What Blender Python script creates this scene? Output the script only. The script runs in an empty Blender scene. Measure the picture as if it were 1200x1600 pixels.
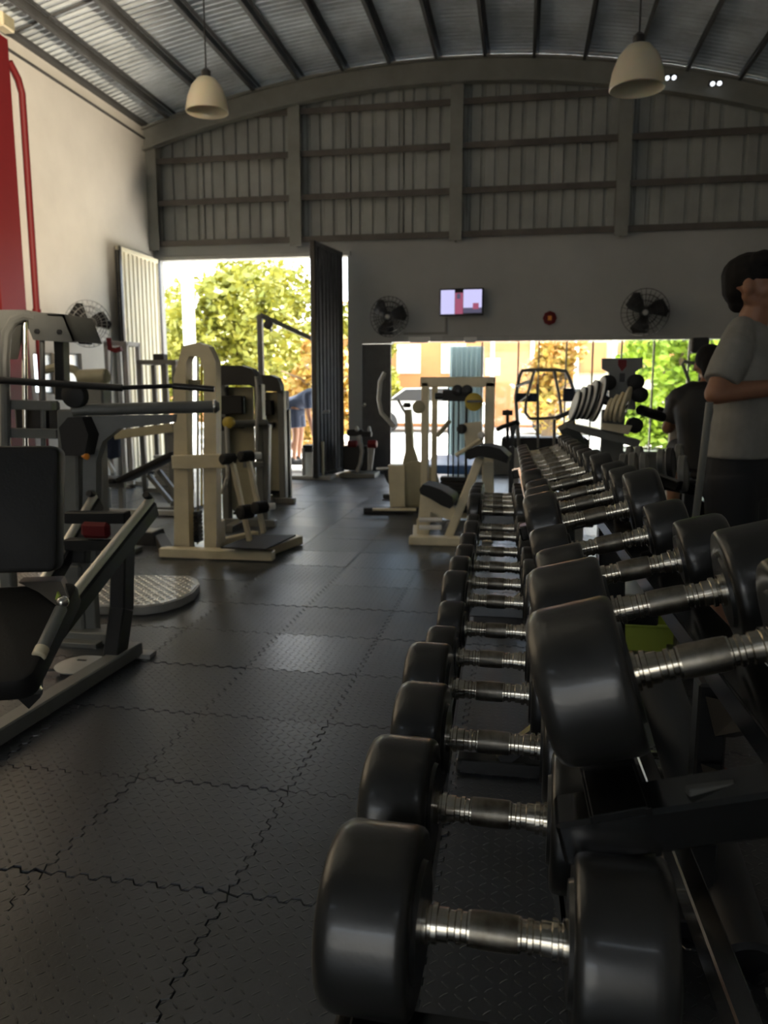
import bpy, math, random
from mathutils import Vector, Matrix
random.seed(7)
C = bpy.context.scene.collection
sc = bpy.context.scene
PI = math.pi
# ------------------------------------------------------------ camera
F, CH = 1230.0, 1.23
PT = math.atan(195 / F); YW = math.atan(220 * math.cos(PT) / F)
cd = bpy.data.cameras.new('camera'); cam = bpy.data.objects.new('camera', cd); C.objects.link(cam)
cd.sensor_fit = 'VERTICAL'; cd.sensor_height = 36; cd.lens = F / 1600 * 36
cam.location = (0, 0, CH); cam.rotation_euler = (PI / 2 - PT, 0, YW)
cd.dof.use_dof = True; cd.dof.focus_distance = 1.35; cd.dof.aperture_fstop = 7.0
cd.clip_start = 0.02; cd.clip_end = 300
sc.camera = cam
# ------------------------------------------------------------ sky, sun, lights, exposure
w = bpy.data.worlds.new('sky'); sc.world = w; w.use_nodes = True
wn = w.node_tree; wn.nodes.clear()
wo = wn.nodes.new('ShaderNodeOutputWorld'); wb = wn.nodes.new('ShaderNodeBackground')
wt = wn.nodes.new('ShaderNodeTexCoord'); wnz = wn.nodes.new('ShaderNodeTexNoise'); wr = wn.nodes.new('ShaderNodeValToRGB')
wnz.inputs['Scale'].default_value = 3.0; wnz.inputs['Detail'].default_value = 6
wr.color_ramp.elements[0].position = .42; wr.color_ramp.elements[0].color = (.32, .46, .62, 1)
wr.color_ramp.elements[1].position = .6; wr.color_ramp.elements[1].color = (.93, .96, 1.0, 1)
wn.links.new(wt.outputs['Generated'], wnz.inputs['Vector']); wn.links.new(wnz.outputs['Fac'], wr.inputs['Fac'])
wn.links.new(wr.outputs['Color'], wb.inputs['Color']); wb.inputs['Strength'].default_value = 6.5
wn.links.new(wb.outputs['Background'], wo.inputs['Surface'])
def lamp(name, kind, loc, target, energy, color, **kw):
    l = bpy.data.lights.new(name, kind); l.energy = energy; l.color = color
    for k, v in kw.items(): setattr(l, k, v)
    o = bpy.data.objects.new(name, l); C.objects.link(o); o.location = loc
    d = Vector(target) - Vector(loc); o.rotation_euler = d.to_track_quat('-Z', 'Y').to_euler()
    return o
lamp('sun', 'SUN', (0, 0, 20), (-3.2, -4.6, 11.0), 34.0, (1, .95, .86), angle=.01)
# added lamps behind the camera: spot for left wall and roof, rear fill
lamp('left_wall_fill', 'SPOT', (3.0, -3.4, 2.2), (-5.4, 4.5, 4.25), 11500, (1, .83, .60), spot_size=math.radians(34), spot_blend=.22, shadow_soft_size=.35)
lamp('rear_fill', 'AREA', (-1.2, -4.3, 2.0), (-1.0, 3, 1.1), 6, (.94, .97, 1), shape='RECTANGLE', size=3.0, size_y=1.6)
def portal(loc, target, sx, sy):
    o = lamp('portal', 'AREA', loc, target, 1, (1, 1, 1), shape='RECTANGLE', size=sx, size_y=sy)
    o.data.cycles.is_portal = True
portal((-3.9, 11.4, 1.55), (-3.9, 0, 1.55), 2.8, 3.05)
portal((.4, 11.4, .95), (.4, 0, .95), 4.4, 1.85)
vs = sc.view_settings
sc.display_settings.display_device = 'sRGB'
vs.view_transform = 'Standard'; vs.look = 'None'; vs.gamma = 1; vs.use_curve_mapping = False; vs.exposure = 0.12
cy = sc.cycles
cy.use_denoising = True; cy.max_bounces = 10; cy.diffuse_bounces = 5; cy.glossy_bounces = 4; cy.transmission_bounces = 6
cy.sample_clamp_indirect = 12; cy.caustics_reflective = False; cy.caustics_refractive = False; cy.blur_glossy = .5

# ------------------------------------------------------------ helpers
_cp, _sp, _cw, _sw = math.cos(PT), math.sin(PT), math.cos(YW), math.sin(YW)
FWD = Vector((-_sw * _cp, _cw * _cp, -_sp)); RGT = Vector((_cw, _sw, 0)); UPV = RGT.cross(FWD)
O0 = Vector((0, 0, CH))
def _ray(x, y): return FWD + RGT * ((x - 600) / F) + UPV * ((800 - y) / F)
def A(x, y, Y): r = _ray(x, y); return O0 + r * (Y / r.y)          # a measured point at depth Y
def AX(x, y, X): r = _ray(x, y); return O0 + r * (X / r.x)
def AZ(x, y, Z=0.0): r = _ray(x, y); return O0 + r * ((Z - CH) / r.z)
V = Vector
def rotm(rx=0, ry=0, rz=0):
    return Matrix.Rotation(rz, 3, 'Z') @ Matrix.Rotation(ry, 3, 'Y') @ Matrix.Rotation(rx, 3, 'X')
def frame_from(d, upv=(0, 0, 1)):
    z = V(d).normalized(); u = V(upv)
    if abs(z.dot(u)) > .98: u = V((0, 1, 0))
    x = u.cross(z).normalized(); y = z.cross(x)
    return x, y, z
class MB:
    def __init__(s): s.v = []; s.f = []
    def add(s, vs, fs):
        n = len(s.v); s.v += [V(q) for q in vs]; s.f += [tuple(i + n for i in q) for q in fs]; return s
    def box(s, c, size, R=None, b=None):
        h = V(size) / 2; b = min(h) * .18 if b is None else b; b = min(b, min(h) * .9); vs = []; ix = {}
        for sx in (-1, 1):
            for sy in (-1, 1):
                for sz in (-1, 1):
                    for k in range(3):
                        q = [sx * h[0], sy * h[1], sz * h[2]]
                        for j in range(3):
                            if j != k: q[j] -= (sx, sy, sz)[j] * b
                        ix[(sx, sy, sz, k)] = len(vs); vs.append(V(q))
        fs = []
        for k in range(3):
            a, c2 = [j for j in range(3) if j != k]
            for sgn in (-1, 1):
                q = []
                for u, w_ in ((-1, -1), (1, -1), (1, 1), (-1, 1)):
                    t = [0, 0, 0]; t[k] = sgn; t[a] = u; t[c2] = w_; q.append(ix[(*t, k)])
                if (sgn > 0) == (k == 1): q.reverse()
                fs.append(q)
            for u in (-1, 1):
                for w_ in (-1, 1):
                    t1 = [0, 0, 0]; t1[a] = u; t1[c2] = w_; t2 = list(t1); t1[k] = -1; t2[k] = 1
                    fs.append([ix[(*t1, a)], ix[(*t2, a)], ix[(*t2, c2)], ix[(*t1, c2)]])
        for sx in (-1, 1):
            for sy in (-1, 1):
                for sz in (-1, 1): fs.append([ix[(sx, sy, sz, k)] for k in range(3)])
        R = R or Matrix.Identity(3)
        return s.add([R @ q + V(c) for q in vs], fs)
    def beam(s, p0, p1, wd, ht, upv=(0, 0, 1), b=None):
        p0, p1 = V(p0), V(p1); x, y, z = frame_from(p1 - p0, upv)
        R = Matrix((x, y, z)).transposed()
        return s.box((p0 + p1) / 2, (wd, ht, (p1 - p0).length), R, b)
    def lathe(s, prof, o, d, n=24, upv=(0, 0, 1)):
        x, y, z = frame_from(d, upv); o = V(o); vs = []; fs = []; m = len(prof)
        for r, h in prof:
            for i in range(n):
                a = 2 * PI * i / n; vs.append(o + z * h + (x * math.cos(a) + y * math.sin(a)) * r)
        for j in range(m - 1):
            for i in range(n):
                k = (i + 1) % n; fs.append((j * n + i, j * n + k, (j + 1) * n + k, (j + 1) * n + i))
        fs.append(tuple(range(n - 1, -1, -1))); fs.append(tuple((m - 1) * n + i for i in range(n)))
        return s.add(vs, fs)
    def tube(s, p0, p1, r, n=12, r1=None):
        p0, p1 = V(p0), V(p1); r1 = r if r1 is None else r1; L = (p1 - p0).length; c = min(r, r1) * .15
        return s.lathe([(r - c, 0), (r, c), (r1, L - c), (r1 - c, L)], p0, p1 - p0, n)
    def path(s, pts, r, n=10, closed=False, rad=None):
        pts = [V(p) for p in pts]; m = len(pts); vs = []; fs = []; px = None
        for i, p in enumerate(pts):
            a = pts[i - 1] if (i or closed) else p; b = pts[(i + 1) % m] if (i < m - 1 or closed) else p
            t = (b - a).normalized()
            if px is None: x, y, _ = frame_from(t)
            else:
                x = (px - t * px.dot(t)).normalized(); y = t.cross(x)
            px = x; rr = rad[i] if rad else r
            for k in range(n):
                q = 2 * PI * k / n; vs.append(p + (x * math.cos(q) + y * math.sin(q)) * rr)
        for i in range(m if closed else m - 1):
            j = (i + 1) % m
            for k in range(n):
                l = (k + 1) % n; fs.append((i * n + k, i * n + l, j * n + l, j * n + k))
        if not closed: fs.append(tuple(range(n - 1, -1, -1))); fs.append(tuple((m - 1) * n + k for k in range(n)))
        return s.add(vs, fs)
    def prism(s, poly, o, u, v, d):
        o, u, v, d = V(o), V(u), V(v), V(d); n = len(poly)
        b = [o + u * p[0] + v * p[1] for p in poly]; t = [q + d for q in b]
        fs = [tuple(range(n - 1, -1, -1)), tuple(range(n, 2 * n))] + [(i, (i + 1) % n, n + (i + 1) % n, n + i) for i in range(n)]
        return s.add(b + t, fs)
    def poly(s, pts, d):                       # a flat outline given in 3D, thickened along d
        n = len(pts); b = [V(p) for p in pts]; t = [q + V(d) for q in b]
        return s.add(b + t, [tuple(range(n - 1, -1, -1)), tuple(range(n, 2 * n))] + [(i, (i + 1) % n, n + (i + 1) % n, n + i) for i in range(n)])
    def ell(s, c, r, R=None, n=16, m=10):
        R = R or Matrix.Identity(3); vs = []; fs = []
        for j in range(m + 1):
            ph = PI * j / m
            for i in range(n):
                a = 2 * PI * i / n
                vs.append(V(c) + R @ V((r[0] * math.sin(ph) * math.cos(a), r[1] * math.sin(ph) * math.sin(a), r[2] * math.cos(ph))))
        for j in range(m):
            for i in range(n):
                k = (i + 1) % n; fs.append((j * n + i, (j + 1) * n + i, (j + 1) * n + k, j * n + k))
        return s.add(vs, fs)
    def limb(s, p0, p1, r0, r1, n=14):         # tapered capsule
        p0, p1 = V(p0), V(p1); L = (p1 - p0).length; pr = []
        for k in range(1, 5): a = PI / 2 * k / 4; pr.append((r0 * math.sin(a), -r0 * math.cos(a)))
        pr += [(r0 * .6 + r1 * .4, L * .4)]
        for k in range(0, 4): a = PI / 2 * k / 4; pr.append((r1 * math.cos(a), L + r1 * math.sin(a)))
        return s.lathe(pr, p0, p1 - p0, n)
    def loft(s, rings, n=24):                  # rings: (centre, half width vector, half depth vector)
        vs = []; fs = []; m = len(rings)
        for c, a, b in rings:
            for i in range(n):
                q = 2 * PI * i / n; vs.append(V(c) + V(a) * math.cos(q) + V(b) * math.sin(q))
        for j in range(m - 1):
            for i in range(n): k = (i + 1) % n; fs.append((j * n + i, j * n + k, (j + 1) * n + k, (j + 1) * n + i))
        fs.append(tuple(range(n - 1, -1, -1))); fs.append(tuple((m - 1) * n + i for i in range(n)))
        return s.add(vs, fs)
    def mesh(s, name, off=V((0, 0, 0)), smooth=35):
        me = bpy.data.meshes.new(name); me.from_pydata([q - off for q in s.v], [], s.f)
        import bmesh
        bm = bmesh.new(); bm.from_mesh(me); bmesh.ops.recalc_face_normals(bm, faces=bm.faces); bm.to_mesh(me); bm.free()
        if smooth:
            me.polygons.foreach_set('use_smooth', [True] * len(me.polygons)); me.set_sharp_from_angle(angle=math.radians(smooth))
        me.update(); return me
    def build(s, name, mat, parent=None, label=None, smooth=35, kind=None):
        off = wloc(parent) if parent else V((0, 0, 0))
        me = s.mesh(name, off, smooth); me.materials.append(mat)
        o = bpy.data.objects.new(name, me); C.objects.link(o)
        if parent: o.parent = parent
        if label: o['label'] = label
        if kind: o['kind'] = kind
        return o
def wloc(o):
    p = V((0, 0, 0))
    while o: p += o.location; o = o.parent
    return p
def tag(o, label=None, cat=None, group=None, kind=None):
    if label: o['label'] = label
    if cat: o['category'] = cat
    if group: o['group'] = group
    if kind: o['kind'] = kind
    return o
def thing(name, label, cat, loc, group=None):
    o = bpy.data.objects.new(name, None); C.objects.link(o); o.location = V(loc); o.empty_display_size = .1
    return tag(o, label, cat, group)
def copy_tree(o, parent=None):
    c = o.copy(); C.objects.link(c); c.parent = parent
    for ch in list(o.children): copy_tree(ch, c)
    return c
# ------------------------------------------------------------ materials
def mat(name, col, rough=.5, metal=0, noise=0, nscale=8, coat=0, emit=None, estr=1, bump=0, bscale=60, trans=0, spec=.5, rvar=0, var2=None, alpha=1, sss=0):
    m = bpy.data.materials.new(name); m.use_nodes = True; nt = m.node_tree; b = nt.nodes['Principled BSDF']
    b.inputs['Base Color'].default_value = (*col, 1); b.inputs['Roughness'].default_value = rough; b.inputs['Metallic'].default_value = metal
    b.inputs['Coat Weight'].default_value = coat; b.inputs['Coat Roughness'].default_value = .12
    b.inputs['Specular IOR Level'].default_value = spec; b.inputs['Transmission Weight'].default_value = trans; b.inputs['Alpha'].default_value = alpha
    if sss: b.inputs['Subsurface Weight'].default_value = sss; b.inputs['Subsurface Radius'].default_value = (.02, .008, .004)
    if emit: b.inputs['Emission Color'].default_value = (*emit, 1); b.inputs['Emission Strength'].default_value = estr
    tc = nt.nodes.new('ShaderNodeTexCoord')
    if noise or var2:
        n = nt.nodes.new('ShaderNodeTexNoise'); n.inputs['Scale'].default_value = nscale; n.inputs['Detail'].default_value = 5; n.inputs['Roughness'].default_value = .6
        nt.links.new(tc.outputs['Object'], n.inputs['Vector'])
        r = nt.nodes.new('ShaderNodeValToRGB'); r.color_ramp.elements[0].position = .35; r.color_ramp.elements[1].position = .68
        c2 = var2 or tuple(x * (1 - noise) for x in col)
        r.color_ramp.elements[0].color = (*c2, 1); r.color_ramp.elements[1].color = (*(min(1, x * (1 + noise * .4)) for x in col), 1)
        nt.links.new(n.outputs['Fac'], r.inputs['Fac']); nt.links.new(r.outputs['Color'], b.inputs['Base Color'])
        if rvar:
            mr = nt.nodes.new('ShaderNodeMapRange'); mr.inputs['To Min'].default_value = rough - rvar; mr.inputs['To Max'].default_value = rough + rvar
            mr.inputs['From Min'].default_value = .3; mr.inputs['From Max'].default_value = .7
            nt.links.new(n.outputs['Fac'], mr.inputs['Value']); nt.links.new(mr.outputs['Result'], b.inputs['Roughness'])
    if bump:
        n2 = nt.nodes.new('ShaderNodeTexNoise'); n2.inputs['Scale'].default_value = bscale; n2.inputs['Detail'].default_value = 3
        nt.links.new(tc.outputs['Object'], n2.inputs['Vector'])
        bp = nt.nodes.new('ShaderNodeBump'); bp.inputs['Strength'].default_value = bump; bp.inputs['Distance'].default_value = .004
        nt.links.new(n2.outputs['Fac'], bp.inputs['Height']); nt.links.new(bp.outputs['Normal'], b.inputs['Normal'])
    return m
def tread(m, cell=.03, strength=1.0, random_rough=None, dist=.006):
    nt = m.node_tree; b = nt.nodes['Principled BSDF']; tc = nt.nodes.new('ShaderNodeTexCoord')
    sp = nt.nodes.new('ShaderNodeSeparateXYZ'); nt.links.new(tc.outputs['Object'], sp.inputs[0])
    def M(op, a, b_=None, c=None):
        n = nt.nodes.new('ShaderNodeMath'); n.operation = op
        for i, q in enumerate((a, b_, c)):
            if q is None: continue
            if isinstance(q, (int, float)): n.inputs[i].default_value = q
            else: nt.links.new(q, n.inputs[i])
        return n.outputs[0]
    X = M('DIVIDE', sp.outputs[0], cell); Y = M('DIVIDE', sp.outputs[1], cell)
    fx, fy = M('FLOOR', X), M('FLOOR', Y)
    u = M('SUBTRACT', M('SUBTRACT', X, fx), .5); v = M('SUBTRACT', M('SUBTRACT', Y, fy), .5)
    ck = M('MULTIPLY', M('FRACT', M('MULTIPLY', M('ADD', fx, fy), .5)), 2.0)
    ck = M('GREATER_THAN', ck, .5); sg = M('SUBTRACT', M('MULTIPLY', ck, 2), 1)
    v2 = M('MULTIPLY', v, sg)
    a = M('MULTIPLY', M('ADD', u, v2), .7071); c = M('MULTIPLY', M('SUBTRACT', u, v2), .7071)
    d = M('ADD', M('POWER', M('ABSOLUTE', M('DIVIDE', a, .36)), 2.0), M('POWER', M('ABSOLUTE', M('DIVIDE', c, .085)), 2.0))
    h = M('SMOOTH_MIN', M('MAXIMUM', M('SUBTRACT', 1.15, d), 0), .8, .2)
    nz = nt.nodes.new('ShaderNodeTexNoise'); nz.inputs['Scale'].default_value = 90; nt.links.new(tc.outputs['Object'], nz.inputs['Vector'])
    h = M('ADD', h, M('MULTIPLY', nz.outputs['Fac'], .12))
    bp = nt.nodes.new('ShaderNodeBump'); bp.inputs['Strength'].default_value = strength; bp.inputs['Distance'].default_value = dist
    nt.links.new(h, bp.inputs['Height']); nt.links.new(bp.outputs['Normal'], b.inputs['Normal'])
    if random_rough:
        oi = nt.nodes.new('ShaderNodeObjectInfo'); mr = nt.nodes.new('ShaderNodeMapRange')
        mr.inputs['To Min'].default_value, mr.inputs['To Max'].default_value = random_rough
        nt.links.new(oi.outputs['Random'], mr.inputs['Value']); nt.links.new(mr.outputs['Result'], b.inputs['Roughness'])
        # worn and stained patches with a shape of their own
        ge = nt.nodes.new('ShaderNodeNewGeometry'); n3 = nt.nodes.new('ShaderNodeTexNoise'); n3.inputs['Scale'].default_value = 1.1; n3.inputs['Detail'].default_value = 4
        nt.links.new(ge.outputs['Position'], n3.inputs['Vector'])
        rp = nt.nodes.new('ShaderNodeValToRGB'); rp.color_ramp.elements[0].position = .36; rp.color_ramp.elements[1].position = .5
        bc = b.inputs['Base Color'].default_value[:3]
        rp.color_ramp.elements[0].color = (bc[0] * .45, bc[1] * .45, bc[2] * .45, 1); rp.color_ramp.elements[1].color = (*bc, 1)
        hs = nt.nodes.new('ShaderNodeHueSaturation'); m2 = nt.nodes.new('ShaderNodeMapRange'); m2.inputs['To Min'].default_value = .7; m2.inputs['To Max'].default_value = 1.35
        nt.links.new(n3.outputs['Fac'], rp.inputs['Fac']); nt.links.new(rp.outputs['Color'], hs.inputs['Color'])
        nt.links.new(oi.outputs['Random'], m2.inputs['Value']); nt.links.new(m2.outputs['Result'], hs.inputs['Value'])
        nt.links.new(hs.outputs['Color'], b.inputs['Base Color'])
    return m
M = {}
M['tile'] = tread(mat('rubber_tile', (.036, .041, .050), .45, spec=.8), random_rough=(.30, .42))
M['sub'] = mat('subfloor', (.012, .012, .012), .8)
M['tread'] = mat('tread_plate', (.42, .42, .41), .32, 1, noise=.2, nscale=6)
M['wallL'] = mat('plaster_cream', (.62, .595, .545), .85, noise=.08, nscale=1.2, bump=.2, bscale=25)
M['wall'] = mat('plaster_grey', (.435, .44, .43), .8, noise=.1, nscale=.8, bump=.1)
M['siding'] = mat('siding_steel', (.39, .40, .375), .55, noise=.2, nscale=1.5)
M['girt'] = mat('girt_steel', (.13, .115, .10), .6, noise=.3, nscale=3)
M['post'] = mat('post_steel', (.26, .26, .235), .55, noise=.15, nscale=3)
M['roof'] = mat('roof_sheet', (.56, .61, .65), .5, .1, noise=.35, nscale=1.3)
M['purlin'] = mat('purlin_steel', (.06, .06, .06), .6, noise=.3, nscale=4)
M['red'] = mat('red_paint', (.14, .008, .010), .55, spec=.3)
M['rubber'] = mat('dumbbell_rubber', (.020, .020, .019), .34, coat=.22, noise=.25, nscale=14, rvar=.05, bump=.05, bscale=200, spec=.55)
M['rod'] = mat('satin_rod', (.78, .76, .70), .42, .9)
M['chrome'] = mat('worn_chrome', (.74, .69, .60), .20, 1, var2=(.52, .47, .38), nscale=30, rvar=.06)
M['knurl'] = mat('knurled_grip', (.30, .28, .24), .40, 1, var2=(.14, .12, .09), nscale=30, bump=.02, bscale=900)
M['rack'] = mat('rack_black_gloss', (.010, .010, .010), .16, coat=.5, noise=.3, nscale=6)
M['black'] = mat('black_paint', (.012, .012, .013), .35)
M['matte'] = mat('black_plastic', (.015, .015, .016), .6)
M['vinyl'] = mat('black_vinyl', (.012, .012, .012), .55, spec=.3, bump=.15, bscale=120)
M['cream'] = mat('cream_paint', (.74, .66, .46), .4, noise=.12, nscale=5)
M['creamd'] = mat('olive_cream_paint', (.36, .33, .22), .5, noise=.1)
M['grey'] = mat('grey_paint', (.17, .175, .165), .4, noise=.15, nscale=5)
M['lgrey'] = mat('light_grey_paint', (.42, .42, .40), .4, noise=.1)
M['endpan'] = mat('end_panel_paint', (.10, .10, .092), .45)
M['steel'] = mat('bright_steel', (.7, .68, .62), .2, 1)
M['white'] = mat('white_enamel', (.75, .75, .72), .4)
M['tubecloth'] = mat('tube_cloth', (.06, .065, .07), .7)
M['orange'] = mat('orange_knob', (.85, .30, .03), .4)
M['yellow'] = mat('yellow_part', (.50, .38, .05), .4)
M['lime'] = mat('lime_plastic', (.42, .55, .08), .5)
M['shade'] = mat('frosted_acrylic', (.86, .78, .60), .4, trans=.35, sss=.3)
M['glass'] = mat('clear_glass', (1, 1, 1), .02, trans=1)
M['concrete'] = mat('concrete', (.62, .59, .54), .85, noise=.15, nscale=2)
M['leaf'] = mat('leaf', (.35, .32, .035), .55, var2=(.19, .205, .02), nscale=2.5)
M['leaf2'] = mat('leaf_dry', (.55, .28, .08), .55, var2=(.38, .31, .05), nscale=2.5)
M['leaf3'] = mat('leaf_bright', (.38, .52, .04), .55, var2=(.24, .36, .03), nscale=2.5)
M['bark'] = mat('bark', (.2, .14, .09), .9)
M['salmon'] = mat('salmon_render', (.62, .27, .10), .8, noise=.15, nscale=1)
M['bouncewall'] = mat('bounce_wall_render', (.28, .28, .27), .9, noise=.2, nscale=1)
M['pale'] = mat('pale_render', (.85, .78, .55), .8, noise=.1)
M['blue'] = mat('pale_blue_steel', (.45, .62, .68), .5)
M['bluepad'] = mat('blue_vinyl', (.10, .22, .55), .4)
M['leafdoor'] = mat('door_cream', (.90, .84, .66), .5, noise=.06, nscale=2)
M['leafdark'] = mat('door_dark', (.10, .10, .10), .55, noise=.2)
M['skin'] = mat('skin', (.27, .13, .075), .5, noise=.1, nscale=20, sss=.15)
M['hair'] = mat('hair', (.006, .005, .005), .75, bump=.3, bscale=150, spec=.2)
M['shirt'] = mat('grey_shirt', (.22, .215, .20), .85, noise=.15, nscale=12, bump=.3, bscale=18)
M['shorts'] = mat('black_shorts', (.010, .011, .014), .8, bump=.3, bscale=16)
M['navy'] = mat('navy_cloth', (.02, .03, .06), .85)
M['screen'] = mat('screen', (.02, .02, .02), .2, emit=(.62, .60, .95), estr=.95)
M['screenr'] = mat('screen_red', (.02, .02, .02), .2, emit=(.42, .10, .18), estr=.8)
M['screend'] = mat('screen_dark', (.02, .02, .02), .2, emit=(.14, .13, .22), estr=.6)
M['lens'] = mat('glint_glow', (.9, .9, .9), .3, emit=(.9, .95, 1), estr=1.6)  # glow of the added discs under the roof girder
M['led'] = mat('red_led', (.05, 0, 0), .4, emit=(1, .03, .03), estr=1.1)
M['print'] = mat('white_print', (.55, .55, .52), .6)

# ------------------------------------------------------------ the setting
XL, XR, YB, YN, ZG = -5.4, 3.25, 11.2, -4.6, 3.28
XA, ZA, RC = -1.15, 5.50, 28.6
def roofz(x): return ZA - (x - XA) ** 2 / RC
def struct(o): o['kind'] = 'structure'; return o
fl = struct(MB().box(((XL + XR) / 2, (YB + YN) / 2, -.055), (XR - XL + .3, YB - YN + .3, .08), b=.001).build('floor', M['sub']))
# interlocking rubber tiles
def tile_outline(p=.5, n=8, d=.018):
    e = []
    for k in range(n):
        a, b_ = k / n, (k + 1) / n; wv = (b_ - a)
        for t, o in ((.10, -1), (.45, -1), (.55, 1), (.90, 1)): e.append((a + wv * t, o * d / 2))
    e = e[1:-1]
    bottom = [(0, 0)] + [(t * p, o) for t, o in e]; right = [(p, 0)] + [(p + o, t * p) for t, o in e]
    top = [(p, p)] + [(t * p, p + o) for t, o in reversed(e)]; left = [(0, p)] + [(o, t * p) for t, o in reversed(e)]
    return [(x - p / 2, y - p / 2) for x, y in bottom + right + top + left]
def tile_mesh(mb, cx=0, cy=0, z=0, simple=False):
    ol = tile_outline() if not simple else [(-.25, -.25), (.25, -.25), (.25, .25), (-.25, .25)]
    n = len(ol); s0, s1 = .9965, .990
    vs = [(x * s0 + cx, y * s0 + cy, z - .014) for x, y in ol] + [(x * s0 + cx, y * s0 + cy, z - .0025) for x, y in ol] + [(x * s1 + cx, y * s1 + cy, z) for x, y in ol]
    fs = []
    for j in range(2):
        for i in range(n): k = (i + 1) % n; fs.append((j * n + i, j * n + k, (j + 1) * n + k, (j + 1) * n + i))
    fs.append(tuple(2 * n + i for i in range(n)))
    return mb.add(vs, fs)
tm = tile_mesh(MB()).mesh('floor_tile', smooth=0); tm.materials.append(M['tile'])
cells = []
for i in range(-10, 9):
    for j in range(-14, 20):
        cx, cy = -.685 + .5 * i + .25, 1.674 + .503 * j + .25
        if cx - .2 < XL or cx + .2 > XR or cy - .2 < YN or cy > YB + .1: continue
        d = V((cx, cy, 0)) - O0; z = d.dot(FWD)
        vis = z > .3 and abs(d.dot(RGT) / z * F) < 600 + 620 / z and abs(d.dot(UPV) / z * F) < 1000
        cells.append((0 if vis else 1, z if vis else 99, cx, cy))
cells.sort(); rest = MB()
for k, (nv, z, cx, cy) in enumerate(cells):
    if k < 298 and not nv:
        o = bpy.data.objects.new('floor_tile', tm); C.objects.link(o); o.parent = fl
        o.location = (cx, cy, random.uniform(-.001, .0008)); o.rotation_euler = (random.gauss(0, .0022), random.gauss(0, .0022), random.choice((0, PI)) + random.gauss(0, .0012))
    else: tile_mesh(rest, cx, cy, -.0005, simple=True)
rest.build('floor_tiles', M['tile'], fl, smooth=0, kind='stuff')
# left wall with two low windows
def wall_x(name, x0, x1, y0, y1, z1, holes, m):
    mb = MB(); ys = sorted({y0, y1, *[h[0] for h in holes], *[h[1] for h in holes]})
    for a, b_ in zip(ys, ys[1:]):
        hs = [h for h in holes if h[0] <= a and h[1] >= b_]
        zs = [(0, z1)] if not hs else [(0, hs[0][2]), (hs[0][3], z1)]
        for z0, zz in zs:
            if zz - z0 > .01: mb.box(((x0 + x1) / 2, (a + b_) / 2, (z0 + zz) / 2), (x1 - x0, b_ - a, zz - z0), b=.0005)
    return struct(mb.build(name, m, smooth=0))
wl = wall_x('wall_left', XL - .2, XL, YN, YB + .15, 5.05, [(8.12, 8.52, 1.15, 1.62), (8.82, 9.1, 1.15, 1.64)], M['wallL'])
for i, (a, b_, c, d) in enumerate([(8.12, 8.52, 1.15, 1.62), (8.82, 9.1, 1.15, 1.64)]):
    mb = MB(); X = XL - .06
    for y in (a + .012, b_ - .012): mb.box((X, y, (c + d) / 2), (.05, .024, d - c))
    for z in (c + .012, d - .012): mb.box((X, (a + b_) / 2, z), (.05, b_ - a, .024))
    wd = struct(mb.build('window_%d' % (i + 1), M['lgrey']))
    MB().box((X, (a + b_) / 2, (c + d) / 2), (.006, b_ - a - .03, d - c - .03), b=.001).build('pane', M['glass'], wd)
wr_ = wall_x('wall_right', XR, XR + .2, YN, YB + .15, 5.05, [], M['wall'])
mb = MB()
for x0, x1, z0, z1 in ((XL, -2.6, 0, 5.0), (.2, XR, 0, 5.0), (-2.6, .2, 2.4, 5.6)):
    mb.box(((x0 + x1) / 2, YN - .1, (z0 + z1) / 2), (x1 - x0, .2, z1 - z0), b=.0005)
struct(mb.build('wall_rear', M['wall'], smooth=0))
# back wall: masonry below, steel siding above
BX0, BX1, BZ = -5.33, -2.50, 3.05      # tall doorway
FX0, FX1, FZ = -1.87, 2.75, 1.86       # shopfront
mb = MB()
for x0, x1, z0, z1 in ((XL, BX0, 0, ZG), (BX0, BX1, BZ, ZG), (BX1, FX0 - .42, 0, ZG), (FX0 - .42, FX0, 1.84, ZG), (FX0, FX1, FZ, ZG), (FX1, XR, 0, ZG)):
    mb.box(((x0 + x1) / 2, YB + .08, (z0 + z1) / 2), (x1 - x0, .16, z1 - z0), b=.0005)
wbk = struct(mb.build('wall_back', M['wall'], smooth=0))
posts = [-5.33, -3.21, -.98, 1.18, 3.2]
def siding(x0, x1):
    mb = MB(); p = .184; prof = []
    x = x0
    while x < x1 - .001:
        for dx, dy in ((0, 0), (.125, 0), (.14, -.03), (.169, -.03)):
            if x + dx < x1: prof.append((x + dx, YB + .06 + dy * -1))
        x += p
    prof.append((x1, YB + .06)); vs = []; fs = []
    for x, y in prof: vs += [(x, y, ZG - .02), (x, y, roofz(x) + .02)]
    for i in range(len(prof) - 1): fs.append((2 * i, 2 * i + 2, 2 * i + 3, 2 * i + 1))
    return mb.add(vs, fs)
xs = [XL]
for a, b_ in zip(posts, posts[1:]):
    for k in range(3): xs.append(a + (b_ - a) * (k + 1) / 3)
for a, b_ in zip(xs, xs[1:]): siding(a, b_ + .02).build('siding_sheet', M['siding'], wbk, smooth=0)
for zg in (3.29, 3.85, 4.42, 4.97):
    for a, b_ in zip(posts, posts[1:]):
        if zg > 4.9: a = max(a, -4.6); b_ = min(b_, 2.3)
        mb = MB().box(((a + b_) / 2, YB - .03, zg), (b_ - a - .1, .10, .055)); mb.box(((a + b_) / 2, YB - .075, zg - .03), (b_ - a - .1, .012, .05))
        mb.build('girt', M['girt'], wbk)
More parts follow.
